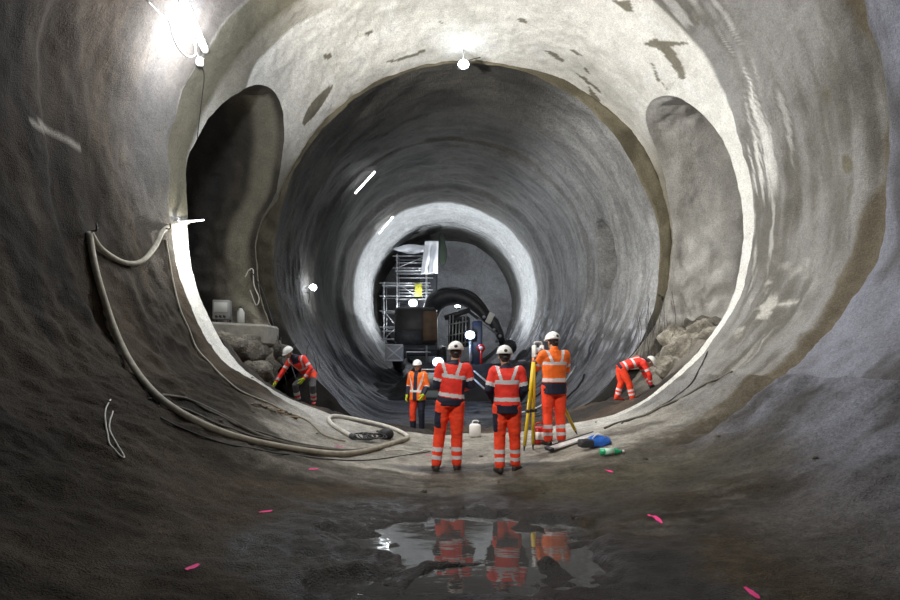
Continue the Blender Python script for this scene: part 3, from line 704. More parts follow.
# niche rebar bits / anchor
# --- things in the left passage ---
def lump(name, c, r, m, lab, cat='rock', grp=None, seed=1, par=None, k=1.0):
    mb = MB(); mb.ell((0, 0, 0), r, n=18, m=12); V = np.array([tuple(v) for v in mb.V]); q = V/np.array(r)
    dsp = 1+.28*np.round(2*fbm(q[:, 0]*1.2, q[:, 1]*1.2, q[:, 2]*1.2, seed, 2))/2+.10*fbm(q[:, 0]*4, q[:, 1]*4, q[:, 2]*4, seed+3, 3)
    V = V*dsp[:, None]; n = fbm(V[:, 0]*2, V[:, 1]*2, V[:, 2]*2, seed+9, 3); cc = mix(rgb(.27, .25, .21), rgb(.12, .11, .09), sm(-.4, .5, n)) if m is M_rock else mix(rgb(.035, .032, .03), rgb(.015, .014, .014), sm(-.4, .5, n))
    cc = cc*k; o = meshobj(name, V, mb.F, m, par, True, None, np.concatenate([cc, 0*cc[:, :1]], -1)); o.location = c
    if lab: tag(o, lab, cat, grp)
    return o
gz = lambda x, y: float(ground_z(x, y))
for i, (px_, py_, Y, r, lab) in enumerate([(240, 352, 12.9, .62, 'large pale boulder below the concrete ledge in the left passage'), (258, 372, 12.3, .34, 'smaller boulder beside the large pale one at the left floor edge'), (222, 345, 12.2, .42, 'boulder half hidden behind the pale wall edge below the cabinet'), (268, 350, 14.0, .4, 'dark boulder behind the bending worker at the left pier'),
    (690, 352, 13.6, .6, 'large broken rock at the foot of the right passage wall'), (668, 368, 13.2, .38, 'smaller broken rock next to the bending worker on the right'), (702, 334, 13.9, .45, 'jagged rock high on the rubble of the right passage'), (674, 338, 14.2, .4, 'grey rock wedged against the dark right headwall'), (716, 345, 12.6, .45, 'broken rock behind the pale edge of the right wall')]):
    c = at(px_, py_, Y); lump('boulder', c, (r*1.15, r*.7, r*.85), M_rock, lab, seed=20+i*5, k=1.0 if i < 4 else 2.1)
c = at(238, 334, 13.6); led = MB().box((0, 0, 0), (1.9, 1.0, .55), Matrix.Rotation(.05, 3, 'Y'), .06).build('concrete_ledge', mat('grey_concrete', (.25, .24, .21), .9, noise=.2, nscale=4, bump=.02, bscale=10), smooth=False); led.location = c; tag(led, 'rough concrete ledge under the cabinet in the left passage', 'ledge')
sup = lump('boulder', c+Vector((0, .1, -.85)), (.95, .6, .75), M_rock, 'massive rock carrying the concrete ledge in the left passage', seed=77)
cab = thing('electric_cabinet', 'grey electric distribution cabinet standing on the ledge in the left passage', 'cabinet', c+Vector((-.38, -.1, .28)), .15)
g = mat('cabinet_grey', (.20, .20, .19), .5); b = MB(); b.box((0, 0, .36), (.42, .3, .52), None, .015); b.build('housing', g, cab)
b = MB(); b.box((0, -.16, .42), (.34, .02, .26), None, .005); b.build('door', mat('cabinet_door', (.38, .38, .36), .5), cab)
for sx in (-.17, .17):
    for sy in (-.1, .1): MB().tube([(sx, sy, 0), (sx, sy, .12)], .02, 6).build('leg', M_dsteel, cab)
for k in range(3): MB().cyl((-.1+k*.1, -.16, .18), (-.1+k*.1, -.2, .18), .03).build('socket_outlet', M_blk, cab)
cn = thing('canister', 'pale canister standing next to the electric cabinet', 'canister', c+Vector((.12, -.1, .28)))
b = MB(); b.tube([(0, 0, 0), (0, 0, .02), (0, 0, .3), (0, 0, .36), (0, 0, .42)], [.08, .095, .095, .06, .03], 14); b.build('body', mat('canister_grey', (.4, .4, .38), .5), cn); MB().cyl((0, 0, .42), (0, 0, .46), .04).build('cap', M_blk, cn)
# hanging cable on the left pier
hc = thing('hanging_cable', 'loose pale cable hanging from a peg on the left pier', 'cable')
Yp = 14.6; MB().tube(curve_pts([at(245, 277, Yp), at(249, 270, Yp), at(253, 270, Yp), at(254, 285, Yp), at(259, 298, Yp), at(256, 305, Yp), at(250, 290, Yp)], 7), .016, 6).build('cable', M_hosew, hc)
MB().tube(curve_pts([at(252, 272, Yp), at(262, 290, Yp-.2), at(272, 320, Yp-.5), at(280, 345, Yp-.8), at(285, 358, Yp-1)], 7), .012, 6).build('cable', M_blk, hc)
MB().tube([at(250, 270, Yp+.25), at(250, 270, Yp-.05)], .02, 6).build('peg', M_steel, hc)
# bare rods sticking out of the lower left headwall
for i in range(14):
    Y = 14.7; px_ = 262+i*4+random.uniform(-2, 2); a = at(px_, 330+random.uniform(-12, 20)+i*1.2, Y); b = at(px_+random.uniform(-10, 14), 368+random.uniform(0, 18), Y-random.uniform(.2, .7))
    tag(MB().tube(curve_pts([a, (a+b)/2+Vector((random.uniform(-.15, .15), -.1, .05)), b], 4), .012, 5).build('reinforcing_rod', M_dsteel), 'thin bent steel rod hanging from the dark wall behind the bending worker on the left', 'rod', 'bent rods by the left worker')
for i in range(14):
    Y = 14.75; px_ = 636+i*2.6+random.uniform(-2, 2); a = at(px_, 300+random.uniform(-12, 20), Y); b = at(px_-random.uniform(-6, 14), 350+random.uniform(0, 18), Y-random.uniform(.1, .5))
    tag(MB().tube(curve_pts([a, (a+b)/2+Vector((random.uniform(-.15, .15), -.1, .05)), b], 4), .008, 5).build('reinforcing_rod', M_dsteel), 'thin bent steel rod hanging from the dark wall behind the bending worker on the right', 'rod', 'bent rods by the right worker')
# --- floor equipment near the tripod ---
cz_ = floor_z
def put(px_, py_): return hit(px_, py_, 5)
p = put(476, 437); jc = thing('jerrycan', 'white plastic jerrycan on the floor between the two standing workers in red', 'canister', Vector((p.x, p.y, p.z)))
b = MB(); b.box((-.02, 0, .14), (.24, .16, .28), None, .035); b.build('body', M_white, jc); b = MB(); b.tube(curve_pts([(-.08, 0, .27), (-.06, 0, .34), (.04, 0, .34), (.06, 0, .27)], 4), .014, 6); b.build('handle', M_white, jc); MB().cyl((.07, 0, .27), (.07, 0, .32), .03).build('cap', M_blk, jc)
p = put(538, 444); jr = thing('jerrycan', 'red jerrycan with a pale label beside the yellow tripod', 'canister', Vector((p.x+.04, p.y, p.z)), -.15)
b = MB(); b.box((0, 0, .16), (.28, .18, .32), None, .035); b.build('body', M_red, jr); b = MB(); b.tube(curve_pts([(-.08, 0, .31), (-.06, 0, .38), (.05, 0, .38), (.07, 0, .31)], 4), .015, 6); b.build('handle', M_red, jr); MB().cyl((.1, 0, .31), (.1, 0, .36), .03).build('cap', M_blk, jr)
b = MB(); b.box((0, -.092, .16), (.18, .006, .14), None); b.build('label_plate', M_white, jr)
a, b2 = put(548, 453), put(597, 437); d = (b2-a); L = d.length
st = thing('levelling_staff', 'white levelling staff lying on the floor beside the blue bag', 'staff', a+Vector((0, 0, .06)), math.atan2(d.y, d.x)); st.rotation_euler = d.to_track_quat('X', 'Z').to_euler()
b = MB(); b.box((L/2, 0, 0), (L, .17, .03), None, .004); b.build('board', M_white, st); b = MB(); b.box((L/2, .095, .006), (L, .02, .045), None, .003); b.build('side_rail', M_dsteel, st)
b = MB(); b.box((.03, 0, 0), (.07, .185, .05), None, .004); b.build('end_cap', M_dsteel, st)
p = put(598, 446); bg = thing('tool_bag', 'crumpled bright blue plastic bag on the floor slope by the white staff', 'bag', p)
o = lump('bag_body', (0, 0, .07), (.20, .15, .09), M_blue, None, seed=91, par=bg)
b = MB(); b.tube(curve_pts([(-.1, -.05, .12), (-.05, -.08, .19), (.06, -.07, .18), (.11, -.03, .12)], 5), .012, 6); b.build('handle', M_white, bg)
tb = MB(); tb.box((-.22, -.1, .06), (.22, .16, .12), Matrix.Rotation(.2, 3, 'Z'), .02); o = tb.build('tool_case', M_dsteel); o.location = p; tag(o, 'small dark tool case tucked in front of the blue bag', 'case')
p = put(611, 455); bt = thing('bottle', 'green plastic bottle lying on the floor to the right of the blue bag', 'bottle', p+Vector((0, 0, .05)), .1)
MB().tube([(-.17, 0, 0), (-.16, 0, 0), (.08, 0, 0), (.14, 0, 0), (.17, 0, 0)], [.03, .048, .048, .02, .018], 14).build('bottle_body', M_green, bt); MB().cyl((.17, 0, 0), (.2, 0, 0), .02).build('cap', M_white, bt); MB().tube([(-.1, 0, 0), (.04, 0, 0)], .0495, 14).build('wrapper', mat('pale_green_wrapper', (.5, .75, .6), .4), bt)
# stones on the floor
for i in range(26):
    x = random.uniform(-4, 4.2); y = random.uniform(4.5, 10.6); z = floor_z(x, y); r = random.uniform(.015, .04)
    o = lump('small_stone', (x, y, z+r*.2), (r, r*.8, r*.6), M_rock, 'small loose stone on the dusty tunnel floor', 'stone', 'loose stones on the floor', seed=200+i)
# --- tripod and instrument ---
hx = at(538, 362, 8.75)
tr = thing('surveying_tripod', 'yellow surveying tripod carrying the instrument in front of the worker in orange', 'tripod', Vector((hx.x, hx.y, floor_z(hx.x, hx.y))))
top = Vector((0, 0, hx.z-tr.location.z))
feet = [put(531, 448), put(537, 440), put(578, 441)]; feet = [Vector((p_.x, p_.y, floor_z(p_.x, p_.y))) for p_ in feet]
feet[0] = hit(529, 447, 5); feet[1] = Vector((hx.x-.05, hx.y-.55, 0)); feet[1].z = floor_z(feet[1].x, feet[1].y); feet[2] = Vector((hx.x+.8, hx.y+.45, 0)); feet[2].z = floor_z(feet[2].x, feet[2].y)
feet[0] = put(524, 451); feet[1] = Vector((hx.x-.09, hx.y-.02, 0)); feet[1].z = floor_z(feet[1].x, feet[1].y)
for i, f_ in enumerate(feet):
    f = f_-tr.location; ang = math.atan2(f.y, f.x); o_ = Vector((math.cos(ang)*.08, math.sin(ang)*.08, 0)); s_ = Vector((-math.sin(ang), math.cos(ang), 0))*.035
    b = MB(); A = top+o_; K = A.lerp(f, .55)
    b.tube([A+s_, K+s_*.8], .024, 8); b.tube([A-s_, K-s_*.8], .024, 8); b.tube([A.lerp(f, .42), f.lerp(A, .06)], .03, 8)
    lg = b.build('leg', M_yel, tr); b = MB(); b.tube([f.lerp(A, .07), f], [.025, .008], 8); b.build('spike', M_dsteel, lg); b = MB(); b.box(K, (.1, .1, .05), None, .01); b.build('clamp', M_blk, lg)
MB().tube([top+Vector((0, 0, -.03)), top+Vector((0, 0, .03))], .095, 16).build('head_plate', M_dsteel, tr)
ts = thing('total_station', 'white survey instrument mounted on top of the yellow tripod', 'instrument', Vector((hx.x, hx.y, hx.z+.035)), .3)
MB().tube([(0, 0, 0), (0, 0, .05)], .07, 14).build('base', M_dsteel, ts)
b = MB(); b.box((-.075, 0, .16), (.04, .13, .2), None, .015); b.box((.075, 0, .16), (.04, .13, .2), None, .015); b.box((0, 0, .07), (.19, .14, .05), None, .015); b.build('yoke', M_white, ts)
b = MB(); b.tube([(0, -.1, .17), (0, .11, .17)], .045, 14); b.build('telescope', mat('instrument_grey', (.55, .56, .58), .4), ts)
b = MB(); b.tube(curve_pts([(-.075, 0, .26), (-.06, 0, .31), (.06, 0, .31), (.075, 0, .26)], 4), .014, 6); b.build('carry_handle', M_white, ts); b = MB(); b.box((0, -.075, .075), (.12, .015, .05), None, .004); b.build('display', M_blk, ts)

# ================= far work face =================
def pipe(a, b, r=.03): return MB().tube([a, b], r, 6)
# muck berm
n1, n2 = 90, 60; V = np.zeros((n1, n2, 3)); u = np.linspace(0, 1, n1)[:, None]; v = np.linspace(0, 1, n2)[None, :]
X = -3.7+7.9*u+0*v; Y = 21.5+7.0*v+0*u
prof = np.sin(np.pi*np.clip(v*1.05, 0, 1))**.7; a2, b2_ = c2(Y)
top = 1.95*sm(-3.6, -1.2, X)*(1-.35*sm(3.9, 5.2, X))*prof-.25+.0*X+.9*(1-sm(-3.6, -2.2, X))*prof
Z = np.maximum(-.35+.03*X**2*0, 0)*0+top+.18*fbm(X*.6, Y*.6, 0, 601, 4)+.05*fbm(X*2.5, Y*2.5, 0, 611, 3)-.15
V = np.stack([X, Y, Z], -1); n = fbm(X, Y, 0, 621, 3); cc = mix(rgb(.03, .028, .028), rgb(.012, .012, .013), sm(-.4, .4, n))
o = surf('muck_pile', V, np.concatenate([cc, .3+0*cc[..., :1]], -1), M_soil, kind=None, flip=True); tag(o, 'long heap of dark excavated muck across the inner tunnel floor', 'muck pile')
# scaffold
sc_ = thing('scaffold', 'tall steel scaffold tower with decks against the left side of the end face', 'scaffold', Vector((-3.0, 36, 0)))
Ys = (35.2, 36.6); xs = [at(q, 0, 35.2).x for q in (384, 397, 426)]; bx = sc_.location
zt = [Vector(at(0, q, 35.2)).z for q in (282, 254, 258)]
for i, x in enumerate(xs):
    for y in Ys: pipe(Vector((x, y, 1.2))-bx, Vector((x, y, zt[i]))-bx, .035).build('upright', M_steel, sc_)
for q in (352, 339, 327, 311, 296, 283, 268, 256):
    z = at(0, q, 35.2).z
    for y in Ys:
        a_ = xs[0] if z < zt[0] else xs[1]
        pipe(Vector((a_-.3, y, z))-bx, Vector((xs[2]+.3, y, z))-bx, .03).build('ledger', M_steel, sc_)
    for x in xs:
        if z < zt[xs.index(x)]+.1: pipe(Vector((x, Ys[0]-.15, z))-bx, Vector((x, Ys[1]+.15, z))-bx, .03).build('transom', M_steel, sc_)
for q, x0_, x1_ in ((299, 1, 2), (285, 0, 2), (270, 1, 2), (312, 0, 2), (331, 0, 1), (345, 0, 1)):
    z = at(0, q, 35.2).z; b = MB(); b.box(Vector(((xs[x0_]+xs[x1_])/2, 35.9, z))-bx, (xs[x1_]-xs[x0_]+.3, 1.3, .06), None); b.build('deck', M_steel, sc_)
for q in (293, 290, 278, 274, 263): pipe(Vector((xs[1], 35.15, at(0, q, 35.2).z))-bx, Vector((xs[2]+.5, 35.15, at(0, q, 35.2).z))-bx, .028).build('guard_rail', M_steel, sc_)
for (a_, b_) in (((397, 283), (415, 295)), ((384, 311), (397, 327)), ((384, 339), (397, 327)), ((397, 268), (426, 256))): pipe(at(*a_, 35.1)-bx, at(*b_, 35.1)-bx, .025).build('brace', M_steel, sc_)
yb_ = thing('warning_board', 'small yellow board tied to the scaffold rail', 'board', at(418.5, 290, 35.0)); b = MB(); b.box((0, 0, 0), (.5, .04, .9), None, .01); b.build('board', mat('yellow_mesh_board', (.30, .29, .03), .6, noise=.6, nscale=7), yb_)
[MB().tube([(q_, .02, .4), (q_, .12, .45)], .015, 5).build('tie', M_steel, yb_) for q_ in (-.2, .2)]
# hanging sheet
n1, n2 = 16, 24; P4 = [at(425, 241, 34.6), at(438.5, 241, 34.2), at(437.5, 273, 34.0), at(420.5, 274, 34.6)]; V = []
for i in range(n1+1):
    for j in range(n2+1):
        u_, v_ = i/n1, j/n2; p = (P4[0]*(1-u_)+P4[1]*u_)*(1-v_)+(P4[3]*(1-u_)+P4[2]*u_)*v_; p.y += .10*math.sin(u_*13+v_*2)*(.3+v_)+.05*math.sin(v_*9); V.append(p)
o = meshobj('hanging_sheet', V, [(i*(n2+1)+j, i*(n2+1)+j+1, (i+1)*(n2+1)+j+1, (i+1)*(n2+1)+j) for i in range(n1) for j in range(n2)], M_sheet); md = o.modifiers.new('thick', 'SOLIDIFY'); md.thickness = .03; tag(o, 'pale sheet hanging beside the top of the scaffold', 'sheet')
o = lump('dark_clump', at(441.5, 252, 35.6), (.35, .4, 1.0), mat('dark_green_clump', (.02, .03, .02), .9), 'dark ragged net next to the pale sheet', 'clump', seed=300)  # dark clump beside the sheet, modelled without a support
o = lump('rolled_sheet', at(411, 249, 35.9), (1.1, .5, .3), M_sheet, 'crumpled sheet lying over the top scaffold deck', 'sheet', seed=310)
# dark curtain behind scaffold
cp = thing('platform_enclosure', 'dark platform enclosure behind the scaffold rails', 'enclosure', at(418, 360, 37.8)); b = MB(); b.box((0, 0, 4.3), (2.9, 1.6, 8.0), None, .1); b.build('cladding', M_navyg, cp)
for k in range(7): MB().box((0, -.84, .8+k*1.1), (2.8, .06, .08), None).build('batten', M_dsteel, cp)
# excavator
ex = thing('excavator', 'tracked excavator with raised dark curved boom working at the far end', 'excavator', Vector((-1.2, 31.2, 0)))
E0 = ex.location; XE = lambda q, r, Y=31.2: at(q, r, Y)-E0
b = MB(); c0 = XE(417, 327, 30.6); b.box(c0, (2.5, 2.6, 2.2), None, .18); b.build('engine_housing', mat('dark_machine_body', (.05, .048, .05), .5, noise=.3, nscale=2), ex)
b = MB(); b.box(XE(430, 326, 29.25), (.85, .1, 1.7), None, .04); b.build('rear_panel', M_brown, ex)
b = MB(); b.box(XE(409, 337, 29.2), (1.5, .06, .9), None, .03); b.build('radiator_grille', M_dsteel, ex)
for k, sx in enumerate((-1.3, 1.3)):
    b = MB(); cc_ = XE(421, 352, 31)+Vector((sx, 0, -.4)); P_ = [cc_+Vector((0, 2.0*math.cos(a)*(1 if abs(math.cos(a)) < .9 else 1), .55*math.sin(a))) for a in np.linspace(0, 2*math.pi, 25)]; b.tube(P_, .28, 8, flat=1); tk = b.build('track', M_blk, ex)
    [MB().cyl(cc_+Vector((-.1, y_, -.1)), cc_+Vector((.1, y_, -.1)), .3).build('track_roller', M_dsteel, tk) for y_ in (-1.3, -.4, .5, 1.4)]
BP = [XE(q, r, Y) for q, r, Y in ((428, 322, 30.6), (434, 305, 30.4), (442, 298, 30.2), (455, 296, 30.0), (468, 300, 29.8), (480, 309, 29.6), (489, 321, 29.4))]
b = MB(); b.tube(curve_pts(BP, 6), list(np.interp(np.linspace(0, 1, 37), [0, .25, .6, 1], [.5, .62, .52, .28])), 10, flat=1); bo = b.build('boom', M_navyg, ex)
for k in range(4):
    b = MB(); b.tube([p_+Vector((.08*k-.1, -.4, .35+.1*math.sin(k+i*.4))) for i, p_ in enumerate(curve_pts(BP[1:], 4))], .04, 6); b.build('hydraulic_hose', M_blk, bo)
b = MB(); b.tube([XE(445, 318, 29.6), XE(470, 310, 29.3)], .16, 10); b.tube([XE(468, 311, 29.3), XE(488, 326, 29.1)], .09, 10); b.build('boom_cylinder', M_dsteel, ex)
b = MB(); b.tube([XE(486, 314, 29.2), XE(494, 322, 29.2), XE(500, 334, 29.2), XE(503, 345, 29.2)], [.2, .34, .26, .16], 8); sk_ = b.build('stick', M_dsteel, ex)
b = MB(); b.box(XE(490, 318, 28.85), (.35, .1, .65), Matrix.Rotation(.45, 3, 'Y'), .03); b.build('stick_cover', M_white, sk_, label='white lit cover plate on the stick'); 
b = MB(); b.tube([XE(478, 319, 28.9), XE(497, 334, 28.9)], .07, 8); b.build('stick_cylinder', M_steel, sk_)
[MB().cyl(XE(q, r, 28.9), XE(q, r, 28.5), .1).build('link_pin', M_steel, sk_) for q, r in ((484, 317), (494, 330), (500, 336), (497, 341))]
b = MB(); c_ = XE(509, 347, 29.2); b.cyl(c_+Vector((0, -.25, 0)), c_+Vector((0, .25, 0)), .42, n=22); dr_ = b.build('cutter_drum', M_dsteel, ex)
for k in range(14):
    a = k*math.tau/14; MB().tube([c_+Vector((math.cos(a)*.4, -.1+.2*(k % 2), math.sin(a)*.4)), c_+Vector((math.cos(a)*.52, -.1+.2*(k % 2), math.sin(a)*.52))], [.06, .02], 6).build('cutter_tooth', M_steel, dr_)
b = MB(); b.box(XE(503, 352, 29.2), (.7, .5, .45), Matrix.Rotation(.3, 3, 'Y'), .05); b.build('tool_mount', M_dsteel, ex)
b = MB(); b.box(XE(459, 332, 30.2), (1.3, 1.4, 1.8), None, .12); cbn = b.build('cab', M_dsteel, ex)
b = MB(); b.box(XE(459, 330, 29.45), (1.05, .06, 1.2), None, .02); b.build('cab_window', M_glass, cbn)
for k in range(6):
    b = MB(); x_ = 450+k*3.2; b.tube([XE(x_, 318+random.uniform(-4, 3), 29.3), XE(x_-1, 346, 29.3)], .045, 6); b.build('guard_bar', M_steel, cbn)
for r_ in (322, 333, 343):
    b = MB(); b.tube([XE(447, r_+3, 29.28), XE(468, r_-1, 29.28)], .04, 6); b.build('guard_bar', M_steel, cbn)
# floodlights
def flood(px_, py_, Y, lab, rr, down, mast=True):
    p = at(px_, py_, Y); t = thing('floodlight', lab, 'floodlight', p)
    b = MB(); b.box((0, .12, 0), (rr*2.2, .2, rr*1.9), None, .04); b.build('housing', M_dsteel, t); MB().ell((0, -.0, 0), (rr, .05, rr*.85)).build('lens', M_lensb, t)
    if mast: MB().tube([(0, .18, -rr*.8), (0, .18, -down)], .05, 8).build('mast', M_steel, t)
    return p
FL1 = flood(413, 303, 34.9, 'floodlight fixed to the scaffold below the yellow board', .3, 1.6)
FL2 = flood(470, 335, 24.6, 'bright floodlight on a mast behind the standing worker in red', .24, 1.9)
FL3 = flood(438, 362, 20.2, 'lowest floodlight, glaring low behind the worker with orange jacket', .22, 1.5)
b = MB(); b.tube([(-.5, .3, -1.5), (0, .18, -1.1), (.5, .3, -1.5)], .04, 8)
# white crate, grey box, rails
cr_ = thing('crate', 'white crate with crossed front bars at the foot of the scaffold', 'crate', at(394, 361, 27.6)); M_x = mat('crate_white', (.75, .76, .78), .5)
b = MB(); b.box((0, .3, .45), (1.0, .6, .85), None, .03); b.build('crate_body', mat('crate_grey', (.42, .43, .45), .6), cr_)
b = MB(); b.tube([(-.48, -.03, .05), (.48, -.03, .85)], .045, 6); b.tube([(.48, -.03, .05), (-.48, -.03, .85)], .045, 6); b.tube([(-.5, -.03, .88), (.5, -.03, .88)], .05, 6); b.tube([(-.5, -.03, .03), (.5, -.03, .03)], .05, 6); b.build('cross_bar', M_x, cr_)
gb = thing('generator', 'grey boxy generator behind the standing worker in red', 'generator', at(436, 398, 17.5)); b = MB(); b.box((0, 0, .45), (1.3, .9, .85), None, .06); b.build('housing', mat('generator_grey', (.16, .19, .2), .5), gb); b = MB(); b.box((0, -.46, .5), (.9, .03, .4), None, .01); b.build('side_panel', M_dsteel, gb); b = MB(); b.tube([(-.5, 0, .88), (-.5, 0, 1.0), (.5, 0, 1.0), (.5, 0, .88)], .025, 6); b.build('handle', M_steel, gb)
for (a_, b_, lab) in (((474, 371), (494, 388), 'upper of two pale poles leaning on the muck between the red jackets'), ((474, 379), (491, 395), 'lower of two pale poles leaning on the muck between the red jackets')):
    tag(MB().tube([at(*a_, 18.4), at(*b_, 17.2)], .035, 8).build('steel_pole', M_steel), lab, 'pole')
eb = thing('marker_post', 'small red and white marker standing on the muck pile', 'marker', at(481, 361, 24.2)); MB().tube([(0, 0, -.3), (0, 0, .5)], .06, 8).build('post', M_red, eb); b = MB(); b.tube([(0, -.03, .62), (0, .03, .62)], .2, 16); b.build('disc', M_red, eb); b = MB(); b.tube([(0, -.04, .62), (0, .04, .62)], .1, 14); b.build('disc_centre', M_white, eb)
bk = thing('equipment_cabinet', 'dark upright equipment cabinet to the right of the mast floodlight', 'cabinet', at(475.5, 364, 24.9)); b = MB(); b.box((.1, .3, 1.0), (.5, .5, 2.3), None, .04); b.build('housing', mat('navy_cabinet', (.02, .03, .06), .5), bk); b = MB(); b.box((.1, .04, 1.1), (.4, .02, 1.6), None, .005); b.build('door', M_dsteel, bk)
# power cables/sheets along the inner invert
for i, (a0, a1, Y, lab) in enumerate(((292, 322, 17.4, 'black hose following the curved floor nearest the tunnel mouth'), (289, 325, 19.0, 'pale pipe following the curved floor inside the second tunnel'), (286, 328, 21.0, 'farther dark hose across the curved inner floor'))):
    P = [p2(a, Y+.5*math.sin(a*.12), .04) for a in np.arange(a0, a1, 2.0)]; tag(MB().tube(P, .035, 6).build('invert_hose', M_steel if i == 1 else M_blk), lab, 'hose')
# ================= people =================
M_skin = mat('skin', (.45, .24, .16), .55)
def cloth(name, c, glow=0): return mat(name, c, .75, noise=.14, nscale=9, bump=.006, bscale=14)
M_hired = cloth('high_vis_red', (.92, .045, .028)); M_hior = cloth('high_vis_orange', (.98, .17, .015)); M_hitr = cloth('high_vis_red_orange', (.95, .065, .018))
M_navy = cloth('navy_cloth', (.012, .014, .035)); M_silver = mat('reflective_tape', (.66, .66, .68), .35); M_grey = cloth('grey_cloth', (.10, .10, .11))
M_helm = mat('white_helmet', (.82, .82, .80), .25); M_boot = mat('dark_boot', (.03, .025, .022), .6); M_glove = mat('yellow_glove', (.55, .75, .03), .6); M_gdark = mat('dark_glove', (.03, .03, .035), .6)
M_hair = mat('dark_hair', (.03, .02, .015), .8, noise=.4, nscale=40); M_eye = mat('eye_dark', (.02, .015, .01), .3); M_lip = mat('lips', (.30, .11, .09), .5); M_gold = mat('helmet_band', (.05, .05, .06), .5)
V3 = Vector
def remesh(mb, voxel, smooth=3, name='tmp'):
    me = bpy.data.meshes.new(name); me.from_pydata([tuple(v) for v in mb.V], [], mb.F)
    o = bpy.data.objects.new(name, me); C.objects.link(o)
    r = o.modifiers.new('r', 'REMESH'); r.mode = 'VOXEL'; r.voxel_size = voxel; r.use_smooth_shade = True
    s = o.modifiers.new('s', 'SMOOTH'); s.factor = .5; s.iterations = smooth
    dg = bpy.context.evaluated_depsgraph_get(); ev = o.evaluated_get(dg); m2 = bpy.data.meshes.new_from_object(ev)
    bpy.data.objects.remove(o); bpy.data.meshes.remove(me)
    n = len(m2.vertices); V = np.empty(n*3, np.float32); m2.vertices.foreach_get('co', V); V = V.reshape(-1, 3)
    Fc = [tuple(p.vertices) for p in m2.polygons]; bpy.data.meshes.remove(m2)
    return V, Fc
def hand(mb, w, d, nrm, side, s=1.0, curl=.5, spread=.0):
    """palm, four fingers and thumb. w wrist, d direction, nrm palm normal (the way the palm faces), side: towards the thumb"""
    d = d.normalized(); nrm = (nrm-d*nrm.dot(d)).normalized(); t = d.cross(nrm)*side
    k = .085*s; mb.loft([w-d*.01, w+d*.02, w+d*.05*s, w+d*k, w+d*(k+.012)], [t*.026*s, t*.034*s, t*.042*s, t*.04*s, t*.03*s], [nrm*.02*s, nrm*.018*s, nrm*.016*s, nrm*.014*s, nrm*.008*s])
    for i, (o_, L) in enumerate(((.03, .070), (.010, .080), (-.010, .074), (-.029, .058))):
        p0 = w+d*(k-.02)+t*o_*s; a = 0; pts = [p0, w+d*k+t*o_*s]; dd = d+t*(.12*(1.5-i)*spread)
        for j, f in enumerate((.45, .3, .25)):
            a += curl*(.55+.2*j); q = (dd*math.cos(a)+nrm*math.sin(a)).normalized(); pts.append(pts[-1]+q*L*f*s)
        mb.limb(pts, [.0105*s, .0105*s, .0095*s, .009*s, .008*s], 8)
    p0 = w+d*.018*s+t*.022*s; q1 = (d*.55+t*.75+nrm*.35).normalized(); q2 = (d*.85+t*.25+nrm*.45).normalized()
    mb.limb([p0, p0+q1*.038*s, p0+q1*.038*s+q2*.03*s, p0+q1*.038*s+q2*.055*s], [.015*s, .0125*s, .011*s, .009*s], 8)
def seg_t(P, a, b):
    a, b = np.array(a), np.array(b); ab = b-a; t = np.clip(((P-a) @ ab)/(ab @ ab), 0, 1); return t, np.linalg.norm(P-(a+t[:, None]*ab), axis=1)
BASE = dict(pel=(0, 0, .95), wai=(0, -.005, 1.10), che=(0, -.01, 1.31), nec=(0, -.015, 1.50), hd=(0, .015, 1.645), look=(0, 1, 0),
    sR=(.185, -.01, 1.44), sL=(-.185, -.01, 1.44), eR=(.27, -.05, 1.17), eL=(-.27, -.05, 1.17), wR=(.20, .16, 1.05), wL=(-.20, .16, 1.05),
    hR=(.095, 0, .93), hL=(-.095, 0, .93), kR=(.115, .015, .50), kL=(-.115, .015, .50), aR=(.13, -.02, .10), aL=(-.13, -.02, .10), fR=(.15, 1, 0), fL=(-.12, 1, 0),
    pR=(0, 0, -1), pL=(0, 0, -1))
